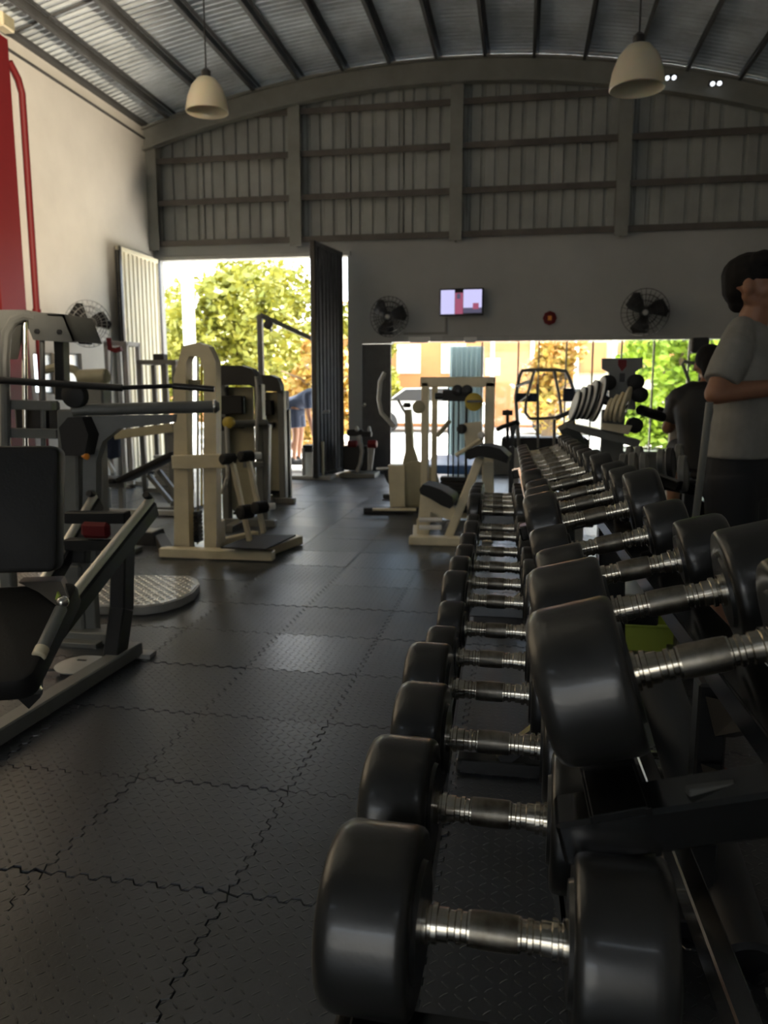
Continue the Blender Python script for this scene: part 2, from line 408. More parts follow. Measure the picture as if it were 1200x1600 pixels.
for i, x in enumerate(posts):
    zt = roofz(x) - .1; mb = MB(); zb = ZG - .1
    mb.box((x, YB - .13, (zb + zt) / 2), (.17, .012, zt - zb)).box((x, YB + .02, (zb + zt) / 2), (.17, .012, zt - zb)).box((x, YB - .055, (zb + zt) / 2), (.012, .15, zt - zb))
    mb.build('wall_post', M['post'], wbk)
# arched end girder
mb = MB(); N = 28
xs_ = [XL + (XR - XL) * i / N for i in range(N + 1)]
for off, dep, hh in ((0, .14, .03), (.27, .14, .04), (.13, .02, .26)):
    vs, fs = [], []
    for x in xs_:
        z = roofz(x) - .05 - off
        for yy in (-dep / 2, dep / 2):
            for zz in (-hh / 2, hh / 2): vs.append((x, YB - .16 + yy, z + zz))
    for i in range(N):
        a, b_ = i * 4, i * 4 + 4
        for p, q in ((0, 1), (1, 3), (3, 2), (2, 0)): fs.append((a + p, a + q, b_ + q, b_ + p))
    mb.add(vs, fs)
struct(mb.build('trim_1', M['post']))
# roof of curved corrugated sheets, cut into bays
ce = struct(bpy.data.objects.new('ceiling', None)); C.objects.link(ce)
def roof_bay(y0, y1):
    mb = MB(); ys = []; n = int(round((y1 - y0) / .1)); NX = 36
    for i in range(n):
        for t, h in ((0, 0), (.3, 0), (.5, .028), (.8, .028)): ys.append((y0 + (i + t) * .1, h))
    ys.append((y0 + n * .1, 0)); vs = []; fs = []; m = NX + 1
    for y, h in ys:
        for k in range(m):
            x = XL - .25 + (XR - XL + .5) * k / NX; vs.append((x, y, roofz(x) + .06 + h))
    for i in range(len(ys) - 1):
        for k in range(NX): fs.append((i * m + k, i * m + k + 1, (i + 1) * m + k + 1, (i + 1) * m + k))
    return mb.add(vs, fs)
y = YN - .2
while y < YB + .3:
    roof_bay(y, y + 1.03).build('roof_sheet', M['roof'], ce, smooth=0); y += 1.0
for k in range(14):
    x = XL + .42 + k * .625
    if x > XR: break
    z = roofz(x); dz = -2 * (x - XA) / RC; R = rotm(0, -math.atan(dz), 0)
    mb = MB().box((x, (YB + YN) / 2, z - .01), (.010, YB - YN, .10), R).box((x + .02, (YB + YN) / 2, z + .05), (.045, YB - YN, .010), R).box((x - .015, (YB + YN) / 2, z - .06), (.04, YB - YN, .010), R)
    mb.build('purlin', M['purlin'], ce)
for yj in (8.15, 5.6, 3.0):       # lapped sheet joints
    MB().path([(XL + (XR - XL) * i / 30, yj, roofz(XL + (XR - XL) * i / 30) + .045) for i in range(31)], .012, 6).build('lap_joint', M['purlin'], ce)
struct(MB().box((XL + .04, (YB + YN) / 2, 4.87), (.1, YB - YN, .05)).box((XL + .015, (YB + YN) / 2, 4.70), (.03, YB - YN, .02)).build('trim_2', M['purlin']))
struct(MB().box(((BX0 + BX1) / 2, YB - .015, BZ + .03), (BX1 - BX0 + .1, .05, .06)).build('trim_3', M['lgrey']))
struct(MB().box(((FX0 + XR) / 2 + .35, YB - .02, FZ + .03), (XR - FX0 - .75, .06, .07)).build('trim_4', M['lgrey']))
# tall steel door leaves folded into the hall
def leaf(name, p0, p1, z1, m, mstile, label):
    p0, p1 = V(p0), V(p1); d = (p1 - p0); L = d.length; u = d.normalized(); nrm = V((-u.y, u.x, 0))
    root = struct(MB().box((p0 + p1) / 2 + V((0, 0, z1 / 2 + .02)), (L, .012, z1 - .08), Matrix((u, nrm, V((0, 0, 1)))).transposed(), b=.002).build(name, m))
    R = Matrix((u, nrm, V((0, 0, 1)))).transposed(); n = int(L / .12)
    for k in range(n):
        c = p0 + u * (L * (k + .5) / n); MB().box(c + V((0, 0, z1 / 2 + .02)), (.05, .05, z1 - .1), R, b=.012).build('door_rib', m, root)
    for t in (.03, L - .03): MB().box(p0 + u * t + V((0, 0, z1 / 2 + .02)), (.06, .07, z1 - .02), R).build('stile', mstile, root)
    for z in (.06, z1 - .02): MB().box((p0 + p1) / 2 + V((0, 0, z)), (L, .06, .06), R).build('rail', m, root)
    return root
leaf('door_1', (BX0 + .02, YB - .06, 0), (-5.30, 9.93, 0), BZ, M['leafdoor'], M['black'], '')
leaf('door_2', (BX1 - .07, YB - .12, 0), (-2.72, 10.12, 0), BZ + .02, M['leafdark'], M['black'], '')
d3 = struct(MB().box((FX0 - .21, YB - .03, .915), (.42, .05, 1.83)).build('door_3', M['leafdark']))
MB().box((FX0 - .21, YB - .062, 1.36), (.30, .016, .78)).build('door_panel', M['leafdark'], d3)
MB().box((FX0 - .21, YB - .062, .47), (.30, .016, .70)).build('door_panel', M['leafdark'], d3)
MB().lathe([(.02, 0), (.02, .03), (.03, .04), (.028, .07), (.01, .08)], (FX0 - .37, YB - .06, .98), (0, -1, 0)).build('door_knob', M['steel'], d3)
# shopfront mullions, sill and panes
w3 = struct(MB().box(((-.62 + FX1) / 2, YB + .08, .33), (FX1 + .62, .12, .06)).box(((-.62 + FX1) / 2, YB + .08, .15), (FX1 + .62, .10, .30)).build('window_3', M['grey']))
mx = [-.60, -.10, .18, .55, .90, 1.28, 1.70, 2.15, 2.72]
for x in mx: MB().box((x, YB + .08, 1.1), (.022, .05, 1.50)).build('mullion', M['lgrey'], w3)
for a, b_ in zip(mx, mx[1:]): MB().box(((a + b_) / 2, YB + .08, 1.1), (b_ - a - .02, .006, 1.48), b=.001).build('pane', M['glass'], w3)

# ------------------------------------------------------------ outside
gr = struct(MB().box((0, 31.3, -.05), (60, 40, .1), b=.01).build('ground', M['concrete']))
struct(MB().box((-12.7, 3, -.05), (14, 17, .1), b=.01).build('ground', M['concrete']))
struct(MB().box((-1, -9.5, 1.6), (16, .3, 3.2)).build('bounce_wall', M['bouncewall'])); struct(MB().box((-1, -7.3, -.05), (16, 4.9, .1), b=.01).build('ground', M['concrete']))  # unseen wall added to bounce sunlight in through the rear opening
pl = tag(MB().box((A(295, 500, 13.5).x, 13.5, 2.0), (.17, .17, 4.0)).build('canopy_pillar', M['white']), 'white square pillar outside the tall open doorway', 'pillar')
cn = thing('door_canopy', 'white canopy over the strip of yard outside the doorways', 'canopy', (-1, 12.5, 4.1))
MB().box((-1.0, 12.55, 4.12), (10.5, 2.3, .08)).build('canopy_sheet', M['white'], cn)
for k in range(5): MB().box((-5.8 + 2.4 * k, 12.55, 4.04), (.06, 2.3, .08)).build('joist', M['white'], cn)
bd = thing('neighbour_building', 'salmon rendered building across the yard beyond the shopfront glass', 'building', (0, 25, 0))
MB().box((-2.3, 25, 1.95), (7.6, .4, 3.9)).build('wall', M['salmon'], bd)
MB().box((4.2, 25.1, 1.9), (5.4, .4, 3.8)).build('wall', M['pale'], bd, label='pale yellow wall bay')
MB().box((.5, 24.7, 3.7), (13, .5, .14)).build('eave', M['white'], bd)
for x in (-5.2, -3.6, -2.2, .9, 2.0, 3.1, 4.3):
    f = MB().box((x, 24.78, 2.1), (.75, .06, .9)).build('window_frame', M['white'] if x < 0 else M['salmon'], bd)
    MB().box((x, 24.74, 2.1), (.62, .02, .78)).build('pane', M['pale'] if x < 0 else M['salmon'], f)
for x in (-1.0, .2, 1.5, 2.6): MB().box((x, 24.75, 1.8), (.12, .12, 3.2)).build('pilaster', M['white'], bd)
tag(MB().box(A(770, 573, 16), (.28, .03, .33)).build('yard_sign', M['white']), 'white board sign on a post in the yard, right of the blue door', 'sign')
sg = A(770, 573, 16)
MB().box((sg.x, 16.02, sg.z / 2), (.04, .04, sg.z)).build('sign_post', M['lgrey'], bpy.data.objects['yard_sign'])
o = thing('blue_door', 'pale blue corrugated steel door leaf folded outside the shopfront doorway', 'door', A(730, 640, 11.75) * V((1, 1, 0)) if False else V((-1.0, 11.75, 0)))
x0, x1 = A(703, 560, 11.75).x, A(756, 560, 11.75).x
MB().box(((x0 + x1) / 2, 11.75, .92), (x1 - x0, .015, 1.8)).build('sheet', M['blue'], o)
for k in range(7): MB().box((x0 + (x1 - x0) * (k + .5) / 7, 11.73, .92), (.03, .03, 1.78), b=.008).build('door_rib', M['blue'], o)
def car(x, y, m, lab):
    r = thing('car', lab, 'car', (x, y, 0)); prof = [(-2.0, .3), (-2.05, .7), (-1.85, .92), (-1.3, 1.0), (-.75, 1.42), (.75, 1.45), (1.35, 1.0), (1.95, .88), (2.05, .6), (2.0, .3)]
    MB().prism([(a * .85, b_ * .85) for a, b_ in prof], (x, y, 0), (1, 0, 0), (0, 0, 1), (0, 1.5, 0)).build('body', m, r)
    MB().prism([(-1.05, .86), (-.6, 1.17), (.6, 1.2), (1.0, .86)], (x, y - .01, 0), (1, 0, 0), (0, 0, 1), (0, .03, 0)).build('side_window', M['matte'], r)
    for dx in (-1.1, 1.1): MB().lathe([(.2, 0), (.28, .02), (.28, .16), (.2, .18)], (x + dx, y - .03, .28), (0, 1, 0)).build('wheel', M['matte'], r)
car(-2.6, 21.5, M['white'], 'white parked car beyond the doorway left of the cream pulley frame')
car(1.6, 21.0, M['lgrey'], 'silver parked car beyond the shopfront glass')
def tree(x, y, h, r, m, lab, n=9000, seed=1):
    rnd = random.Random(seed); t = thing('tree', lab, 'tree', (x, y, 0), 'trees in the yard')
    tk = MB().path([(x, y, 0), (x + .1, y, h * .3), (x - .05, y, h * .6), (x + .15, y, h * .85)], .1, 8, rad=[.14, .1, .07, .03])
    for k in range(6):
        a = rnd.uniform(0, 2 * PI); z0 = h * rnd.uniform(.3, .6)
        tk.path([(x, y, z0), (x + math.cos(a) * r * .4, y + math.sin(a) * r * .4, z0 + h * .15), (x + math.cos(a) * r * .8, y + math.sin(a) * r * .8, z0 + h * .22)], .03, 6, rad=[.05, .03, .012])
    tk.build('trunk', M['bark'], t)
    cl = [(rnd.gauss(0, .42) * r, rnd.gauss(0, .42) * r, h * rnd.uniform(.12, .98), rnd.uniform(.25, .5) * r) for _ in range(26)]
    vs, fs = [], []
    for i in range(n):
        c = rnd.choice(cl); d = V((rnd.gauss(0, 1), rnd.gauss(0, 1), rnd.gauss(0, 1))).normalized() * c[3] * rnd.uniform(.6, 1)
        p = V((x + c[0], y + c[1], c[2])) + d; s = rnd.uniform(.06, .15)
        if p.z < .1: continue
        a = V((rnd.gauss(0, 1), rnd.gauss(0, 1), rnd.gauss(0, .6))).normalized(); b_ = a.cross(V((rnd.gauss(0, 1), rnd.gauss(0, 1), rnd.gauss(0, 1)))).normalized() * s * .5
        k = len(vs); vs += [p - a * s, p + b_, p + a * s, p - b_]; fs.append((k, k + 1, k + 2, k + 3))
    MB().add(vs, fs).build('foliage', m, t, smooth=0, kind='stuff')
tree(-10.6, 22.0, 3.6, 1.7, M['leaf'], 'yellow green tree at the left side of the tall doorway view', seed=2)
tree(-6.9, 18.4, 4.0, 1.7, M['leaf'], 'tallest yellow green tree in the tall doorway view, behind the pillar', seed=3)
tree(-7.4, 22.6, 4.3, 1.7, M['leaf'], 'yellow green tree in the middle of the tall doorway view', seed=4)
tree(-4.3, 16.4, 2.1, 1.1, M['leaf2'], 'low orange leaved tree beside the dark door leaf', n=3200, seed=5)
tree(-4.3, 22.0, 3.6, 1.0, M['leaf'], 'green tree just left of the dark door leaf, behind the orange one', seed=6)
tree(3.1, 16.6, 2.9, 1.3, M['leaf3'], 'bright lime green tree beyond the glass behind the plate tree', seed=7)
tree(6.6, 19.5, 3.4, 1.4, M['leaf3'], 'bright lime green tree beyond the glass at the far right', seed=8)
tree(.5, 18.2, 2.5, .8, M['leaf2'], 'small yellowed tree in front of the pale wall bay', n=1600, seed=9)
hd = tag(MB().box((-11.0, 27.5, .7), (9, .8, 1.4)).build('yard_hedge_wall', M['salmon']), 'salmon coloured low boundary wall behind the yard trees', 'wall')

# ------------------------------------------------------------ fixtures on walls and roof
def pendant(px, py, Y, lab, s=1.0):
    c = A(px, py, Y); t = thing('pendant_lamp', lab, 'pendant lamp', c, 'bell pendant lamps')
    pr = [(.155, 0), (.16, .004), (.158, .03), (.145, .10), (.115, .18), (.07, .235), (.03, .25), (.028, .246), (.066, .228), (.109, .175), (.138, .10), (.151, .03), (.152, .004)]
    m = MB(); n = 32; vs, fs = [], []
    for r, h in pr:
        for i in range(n): a = 2 * PI * i / n; vs.append(c + V((r * math.cos(a) * s, r * math.sin(a) * s, h * s)))
    k = len(pr)
    for j in range(k):
        for i in range(n): q = (i + 1) % n; jj = (j + 1) % k; fs.append((j * n + i, j * n + q, jj * n + q, jj * n + i))
    m.add(vs, fs).build('shade', M['shade'], t)
    MB().lathe([(.035 * s, 0), (.035 * s, .05 * s), (.015, .07 * s)], c + V((0, 0, .24 * s)), (0, 0, 1)).build('cap', M['black'], t)
    MB().lathe([(.02, 0), (.035, .03), (.038, .07), (.022, .11), (.02, .14)], c + V((0, 0, .09)), (0, 0, 1), 16).build('bulb', M['white'], t)
    MB().tube(c + V((0, 0, .26)), (c.x, c.y, roofz(c.x) + .05), .006, 6).build('cord', M['black'], t)
pendant(324, 176, 6.0, 'cream bell pendant lamp hanging at the left, lit warm by daylight')
pendant(995, 140, 5.4, 'dull grey bell pendant lamp hanging at the right', 1.05)
def wall_fan(c, face, r, lab, m_g, nblade=3):
    c = V(c); f = V(face).normalized(); x, y, _ = frame_from(f); t = thing('wall_fan', lab, 'fan', c, 'round wall fans')
    g = MB()
    for rr, off in ((r, 0), (r * .75, .05), (r * .5, .07), (r * .25, .08), (r * .75, -.05), (r * .5, -.07)):
        g.path([c + f * off + (x * math.cos(a) + y * math.sin(a)) * rr for a in [2 * PI * i / 28 for i in range(28)]], .005, 5, closed=True)
    for i in range(28):
        a = 2 * PI * i / 28; d = x * math.cos(a) + y * math.sin(a)
        g.path([c + f * .085 + d * .03, c + f * .05 + d * r * .75, c + d * r, c - f * .05 + d * r * .75, c - f * .08 + d * .04], .0028, 4)
    g.build('guard', m_g, t)
    MB().lathe([(.03, 0), (.06, .02), (.065, .12), (.04, .15)], c - f * .16, f).build('motor', M['matte'], t)
    MB().lathe([(.035, 0), (.04, .02), (.02, .035)], c + f * .06, f).build('badge', M['lgrey'], t)
    for k in range(nblade):
        a = 2 * PI * k / nblade + .5; d = x * math.cos(a) + y * math.sin(a); e = (x * -math.sin(a) + y * math.cos(a)); q = []
        for s_, w0, w1 in ((.08, -.03, .03), (.35, -.09, .05), (.65, -.16, .06), (.88, -.12, .04)):
            q.append((s_, w0, w1))
        vs = []; fs = []
        for s_, w0, w1 in q: vs += [c + d * r * s_ + e * w0 * r / .27 + f * .03, c + d * r * s_ + e * w1 * r / .27 - f * .02]
        for i in range(3): fs.append((2 * i, 2 * i + 1, 2 * i + 3, 2 * i + 2))
        o = MB().add(vs, fs).build('blade', M['matte'], t); md = o.modifiers.new('thick', 'SOLIDIFY'); md.thickness = .004
    return t, c, f
t, c, f = wall_fan(A(608, 495, YB - .28), (-.1, -1, -.1), .27, 'round black wall fan above the dark inner door', M['matte'])
MB().beam(c - f * .14, (c.x, YB, c.z), .04, .04).build('bracket', M['black'], t)
t, c, f = wall_fan(A(1008, 488, YB - .28), (-.1, -1, -.1), .30, 'round black wall fan above the shopfront, near the standing man', M['matte'])
MB().beam(c - f * .14, (c.x, YB, c.z), .04, .04).build('bracket', M['black'], t)
t, c, f = wall_fan(AX(138, 506, XL + .35), (.75, -.65, -.05), .27, 'pale wire wall fan on the cream left wall', M['lgrey'])
MB().beam(c - f * .14, (XL, c.y + .1, c.z - .05), .04, .04).build('bracket', M['white'], t)
for px, py, lab in ((1048, 121, 'left bright spot under the roof girder, made of two added glowing discs'), (1119, 130, 'right bright spot under the roof girder, made of two added glowing discs')):  # bright spots of unknown source, given as added glowing discs
    p = A(px, py, YB - .30); ft_ = thing('roof_glint', lab, 'bright spot', p)
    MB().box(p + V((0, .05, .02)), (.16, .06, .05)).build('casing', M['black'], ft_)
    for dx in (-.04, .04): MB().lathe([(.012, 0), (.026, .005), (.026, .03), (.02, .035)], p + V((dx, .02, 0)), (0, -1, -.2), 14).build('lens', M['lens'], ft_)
# television
p = A(721, 472, YB - .12); tv = thing('television', 'small wall television switched on with a lilac picture, conduit below', 'television', p)
R = rotm(0, 0, -.05)
MB().box(p, (.60, .05, .36), R).build('casing', M['matte'], tv)
for dx, dy, dz, sx, sz_, mm in ((-.185, -.029, 0, .19, .32, 'screen'), (-.03, -.029, -.02, .11, .28, 'screenr'), (-.035, -.033, .075, .05, .07, 'screend'), (.155, -.029, .04, .25, .24, 'screen'), (.155, -.029, -.115, .25, .07, 'screend'), (.20, -.034, -.06, .08, .08, 'screenr')):
    MB().box(p + R @ V((dx, dy, dz)), (sx, .006, sz_), R, b=.001).build('screen', M[mm], tv)
MB().box(p + V((-.01, .06, 0)), (.2, .1, .16)).build('bracket', M['black'], tv)
q0, q1, q2 = A(697, 496, YB - .012), A(697, 519, YB - .012), A(632, 523, YB - .012)
tag(MB().box((q0 + q1) / 2, (.03, .024, q0.z - q1.z)).box((q1 + q2) / 2 + V((0, 0, .0)), (q1.x - q2.x + .03, .024, .03)).build('cable_conduit', M['post']), 'thin cable conduit bending left under the television', 'conduit')
p = A(859, 497, YB - .03); rs = thing('fire_sign', 'small red wall sign on the back wall between television and right fan', 'sign', p)
MB().lathe([(.09, 0), (.095, .005), (.095, .025), (.085, .03)], p + V((0, .02, 0)), (0, -1, 0), 8).build('panel', M['red'], rs)
MB().box(p + V((0, -.014, 0)), (.05, .006, .06)).build('emblem', M['orange'], rs)
for i, (a, lab) in enumerate(((655, 'white batten light over the doorway at the left'), (735, 'white batten light over the doorway at the right, under the television'))):
    p = A(a, 530, YB - .05); bl = thing('batten_light', lab, 'light', p)
    MB().box(p, (.30 if i == 0 else .18, .05, .06)).build('casing', M['white'], bl)
    MB().tube(p + V((-.13 if i == 0 else -.07, -.01, -.04)), p + V((.13 if i == 0 else .07, -.01, -.04)), .012).build('tube', M['white'], bl)
# red column and pipes on left wall
y0, y1 = AX(-12, 300, XL + .12).y, AX(27, 300, XL + .12).y
rc = tag(MB().box((XL + .02, (y0 + y1) / 2, 2.36), (.03, y1 - y0, 4.72)).box((XL + .125, (y0 + y1) / 2, 2.36), (.015, (y1 - y0), 4.72)).box((XL + .07, (y0 + y1) / 2, 2.36), (.10, .02, 4.72)).build('red_column', M['red']), 'thick red painted steel column against the left wall', 'column')
yp = AX(45, 300, XL + .08).y
rp = thing('red_pipe', 'slim red downpipe with an elbow beside the thick red column', 'pipe', (XL + .08, yp, 0))
MB().path([(XL + .08, yp, 0.02), (XL + .08, yp, 4.3), (XL + .08, yp - .05, 4.42), (XL + .07, yp - .17, 4.55)], .035, 12).build('pipe_run', M['red'], rp)
MB().lathe([(.045, 0), (.045, .08)], (XL + .08, yp, 2.0), (0, 0, 1)).build('coupling', M['red'], rp)
p = AX(5, 35, XL + .1)
jb = thing('junction_box', 'small cream box under the roof edge above the red column', 'box', p)
MB().box(p, (.12, .2, .14)).build('casing', M['cream'], jb); MB().box(p + V((.065, 0, 0)), (.012, .16, .10)).build('lid', M['creamd'], jb)

# ------------------------------------------------------------ dumbbells and their rack
RY = -.034                                             # the rack runs very slightly off the hall's length
def dumbbell(c, r, t, tilt, lab, group, hl=.071, near=False):
    c = V(c); root = thing('dumbbell', lab, 'dumbbell', (0, 0, 0), group); n = 56 if near else 32
    for s in (-1, 1):
        pr = [(r * .30, 0), (r * .62, -.001), (r * .64, .004), (r * .84, .003), (r * .90, .003), (r * .955, .0045), (r * .985, .008), (r, .014), (r, .022), (r, t - .026), (r, t - .017), (r * .982, t - .010), (r * .93, t - .003), (r * .86, t), (r * .72, t), (r * .70, t - .004), (r * .3, t - .004)]
        MB().lathe([(a, hl + b_) for a, b_ in pr], (0, 0, 0), (s, 0, 0), n).build('head', M['rubber'], root, smooth=50)
        k = MB().lathe([(.0165, hl - .006), (.0205, hl - .005), (.0205, hl + .002), (.012, hl + .003)], (0, 0, 0), (s, 0, 0), 24)
        k.lathe([(.017, hl - .016), (.0195, hl - .015), (.0195, hl - .010), (.017, hl - .009)], (0, 0, 0), (s, 0, 0), 24)
        k.build('collar', M['chrome'], root)
    h = hl + .004; pr = [(.0165, -h), (.0165, -hl * .64), (.0145, -hl * .62), (.0145, -hl * .54), (.0165, -hl * .52), (.0165, -hl * .46), (.0145, -hl * .44), (.0145, -hl * .38), (.0168, -hl * .36)]
    pr += [(.0170, 0)] + [(a, -b_) for a, b_ in reversed(pr)]
    MB().lathe(pr, (0, 0, 0), (1, 0, 0), 28).build('handle', M['chrome'], root)
    MB().lathe([(.0172, -hl * .33), (.0177, -hl * .2), (.0177, hl * .2), (.0172, hl * .33)], (0, 0, 0), (1, 0, 0), 28).build('grip', M['knurl'], root)
    root.location = c; root.rotation_euler = (random.uniform(0, 6), -tilt, RY); root.rotation_mode = 'XYZ'
    return root
lower = [((-.015, .71, .700), .09, .093), ((-.028, .939, .695), .085, .087), ((-.032, 1.147, .693), .083, .078), ((-.047, 1.36, .69), .08, .078), ((-.053, 1.579, .673), .063, .062),
         ((-.05, 1.778, .673), .063, .062), ((-.058, 1.981, .686), .076, .064), ((-.065, 2.178, .684), .074, .058), ((-.069, 2.414, .678), .068, .056), ((-.078, 2.677, .672), .062, .055), ((-.086, 2.983, .668), .058, .055),
         ((-.095, 3.18, .665), .055, .05), ((-.10, 3.45, .69), .08, .06), ((-.108, 3.64, .69), .08, .06), ((-.115, 3.84, .685), .075, .058), ((-.12, 4.03, .68), .07, .055)]
upper = [((.186, .808, .960), .083, .094), ((.193, 1.06, .951), .078, .10), ((.185, 1.31, .936), .063, .08), ((.17, 1.545, .932), .058, .075), ((.16, 1.76, .951), .077, .075), ((.156, 2.02, .942), .068, .068), ((.155, 2.22, .940), .064, .065),
         ((.142, 2.44, .942), .068, .065), ((.135, 2.65, .938), .064, .06), ((.128, 2.84, .934), .06, .056), ((.123, 3.01, .934), .06, .056), ((.118, 3.18, .934), .058, .054), ((.114, 3.34, .934), .058, .054), ((.11, 3.50, .932), .056, .052), ((.105, 3.66, .932), .056, .052), ((.10, 3.82, .930), .055, .05)]
ordn = ['nearest', 'second from the camera', 'third from the camera', 'fourth from the camera', 'fifth from the camera', 'sixth from the camera', 'seventh from the camera', 'eighth from the camera', 'ninth from the camera', 'tenth from the camera',
        'eleventh from the camera', 'sixth from the far end', 'fourth from the far end', 'third from the far end', 'second from the far end', 'farthest']
ordn2 = ordn[:11] + ['fifth from the far end', 'fourth from the far end', 'third from the far end', 'second from the far end', 'farthest']
ordn[11] = 'fifth from the far end'
def sz(r): return 'biggest thick' if r > .084 else 'large' if r > .072 else 'medium' if r > .061 else 'small'
for i, (c, r, t) in enumerate(lower):
    dumbbell(c, r, t, 0, '%s round black rubber dumbbell on the lower rack tier, %s' % (sz(r), ordn[i]), 'dumbbells on the lower tier', near=i < 5)
for i, (c, r, t) in enumerate(upper):
    dumbbell(c, r, t, math.radians(15.0 if i else 16.5), '%s round black rubber dumbbell on the tilted upper tier, %s' % (sz(r), ordn2[i]), 'dumbbells on the upper tier', near=i < 5)
rk = thing('dumbbell_rack', 'long glossy black two tier dumbbell rack running down the hall', 'rack', (0, 2.3, 0))
def lx(y): return -.015 - .030 * (y - .71)
def ux(y): return .188 - .029 * (y - .8)
Y0, Y1 = .60, 4.2
for dx in (-.118, .118):
    a, b_ = V((lx(Y0) + dx, Y0, .592)), V((lx(Y1) + dx, Y1, .592))
    MB().beam(a, b_, .045, .03).build('lower_rail', M['rack'], rk)
    s = 1 if dx < 0 else -1
    MB().beam(a + V((s * .035, 0, -.012)), b_ + V((s * .035, 0, -.012)), .006, .05).build('rail_lip', M['rack'], rk)
tl = math.radians(15); ca, sa = math.cos(tl), math.sin(tl)
for d in (-.096, .096):
    def up(y, e=0, dn=0): return V((ux(y) + (d + e) * ca + dn * sa, y, .866 + (d + e) * sa - dn * ca))
    a, b_ = up(Y0 + .12, 0, .012), up(Y1 - .25, 0, .012)
    MB().beam(a, b_, .052, .008, (-sa, 0, ca)).build('upper_rail', M['rack'], rk)
    for e in (-.026, .026): MB().beam(up(Y0 + .12, e, .034), up(Y1 - .25, e, .034), .006, .05, (-sa, 0, ca)).build('rail_lip', M['rack'], rk)
for y in (.70, 2.35, 4.0):
    p0, p1 = V((lx(y) - .16, y, .565)), V((ux(y) + .26, y, .565))
    MB().beam(p0, p1, .05, .05).build('shelf_arm', M['rack'], rk)
    q0, q1 = V((ux(y) - .15 * ca, y + .05, .83 - .15 * sa)), V((ux(y) + .20 * ca, y + .05, .83 + .20 * sa))
    MB().beam(q0, q1, .06, .045).build('shelf_arm', M['rack'], rk)
    MB().beam((ux(y) + .16, y + .05, .03), (ux(y) + .12, y + .05, .86), .075, .06, (0, 1, 0)).build('upright', M['rack'], rk)
    MB().beam((lx(y) - .12, y + .05, .03), (ux(y) + .38, y + .05, .03), .06, .05).build('foot', M['rack'], rk)
    MB().beam((lx(y) + .02, y + .05, .05), (ux(y) + .13, y + .05, .34), .05, .05, (0, 1, 0)).build('gusset', M['rack'], rk)
MB().beam((ux(.6) + .16, .75, .30), (ux(4.1) + .16, 4.05, .30), .04, .06).build('stretcher', M['rack'], rk)
MB().beam(A(1075, 1268, .74), A(1330, 1235, .78), .010, .05).build('end_panel', M['endpan'], rk, label='grey panel across the near end')
# things on the floor to the right, seen under the rack
def square_post(x, y, h, lab):
    r = thing('storage_post', lab, 'rack', (x, y, 0))
    MB().box((x, y, h / 2 + .03), (.062, .062, h - .03)).build('post', M['black'], r)
    MB().box((x - .04, y, .025), (.44, .07, .045)).box((x, y + .2, .025), (.07, .4, .045)).build('foot', M['black'], r)
    for z in (A(1108, 1190, 1.70).z, A(1108, 1085, 1.70).z):
        MB().poly([(x - .02, y - .04, z), (x + .03, y - .16, z + .03), (x + .03, y - .16, z - .02), (x + .0, y - .06, z - .08)], (.035, 0, 0)).build('hook', M['rack'], r)
    return r
square_post(AZ(1085, 1455).x, AZ(1085, 1455).y, A(1095, 1064, 1.76).z, 'black square storage post with two forged hooks behind the dumbbell rack')
# kettlebells, bin with small handles and rings under the upper tier
bp = AZ(1022, 968, .12); bp.z = 0; bn = thing('parts_bin', 'lime green open bin full of black grips on the floor behind the rack', 'bin', bp)
vs = []
m = MB()
for (x0, y0, x1, y1) in ((-.16, -.12, .16, -.12), (.16, -.12, .16, .12), (.16, .12, -.16, .12), (-.16, .12, -.16, -.12)):
    m.beam(bp + V((x0, y0, .06)), bp + V((x1, y1, .06)), .012, .12)
m.box(bp + V((0, 0, .01)), (.32, .24, .02)).build('body', M['lime'], bn)
MB().path([bp + V((x, y, .122)) for x, y in ((-.165, -.125), (.165, -.125), (.165, .125), (-.165, .125))], .01, 6, closed=True).build('rim', M['lime'], bn)
for i, (x, y, z) in enumerate(((-.09, -.03, .15), (-.02, -.05, .18), (.05, -.08, .14), (.1, -.02, .15))):
    g = thing('cable_grip', ['black ball ended grip in the lime bin, leftmost', 'black ball ended grip in the lime bin, tallest', 'black ball ended grip in the lime bin, near its front edge', 'black ball ended grip in the lime bin, rightmost'][i], 'grip', bp + V((x, y, z - .13)), 'grips in the lime bin')
    MB().tube(bp + V((x, y, z - .13)), bp + V((x + .01, y, z)), .012).build('shaft', M['steel'], g)
    MB().ell(bp + V((x + .01, y, z + .015)), (.028, .028, .028), None, 14, 8).build('ball', M['black'], g)
def kettlebell(x, y, r, lab):
    k = thing('kettlebell', lab, 'kettlebell', (x, y, 0), 'kettlebells behind the rack')
    MB().lathe([(r * .6, 0), (r * .85, .02), (r, r * .8), (r * .9, r * 1.3), (r * .5, r * 1.75), (r * .2, r * 1.85)], (x, y, 0), (0, 0, 1), 24).build('bell', M['black'], k)
    MB().path([(x - r * .55, y, r * 1.5), (x - r * .62, y, r * 2.1), (x - r * .4, y, r * 2.5), (x + r * .4, y, r * 2.5), (x + r * .62, y, r * 2.1), (x + r * .55, y, r * 1.5)], r * .17, 10).build('handle', M['steel'], k)
kettlebell(.25, 1.55, .08, 'black kettlebell with worn steel handle, nearest on the floor behind the rack')
kettlebell(.40, 1.88, .075, 'black kettlebell with worn steel handle, middle one behind the rack')
kettlebell(.42, 2.25, .07, 'black kettlebell with worn steel handle, farthest one behind the rack')
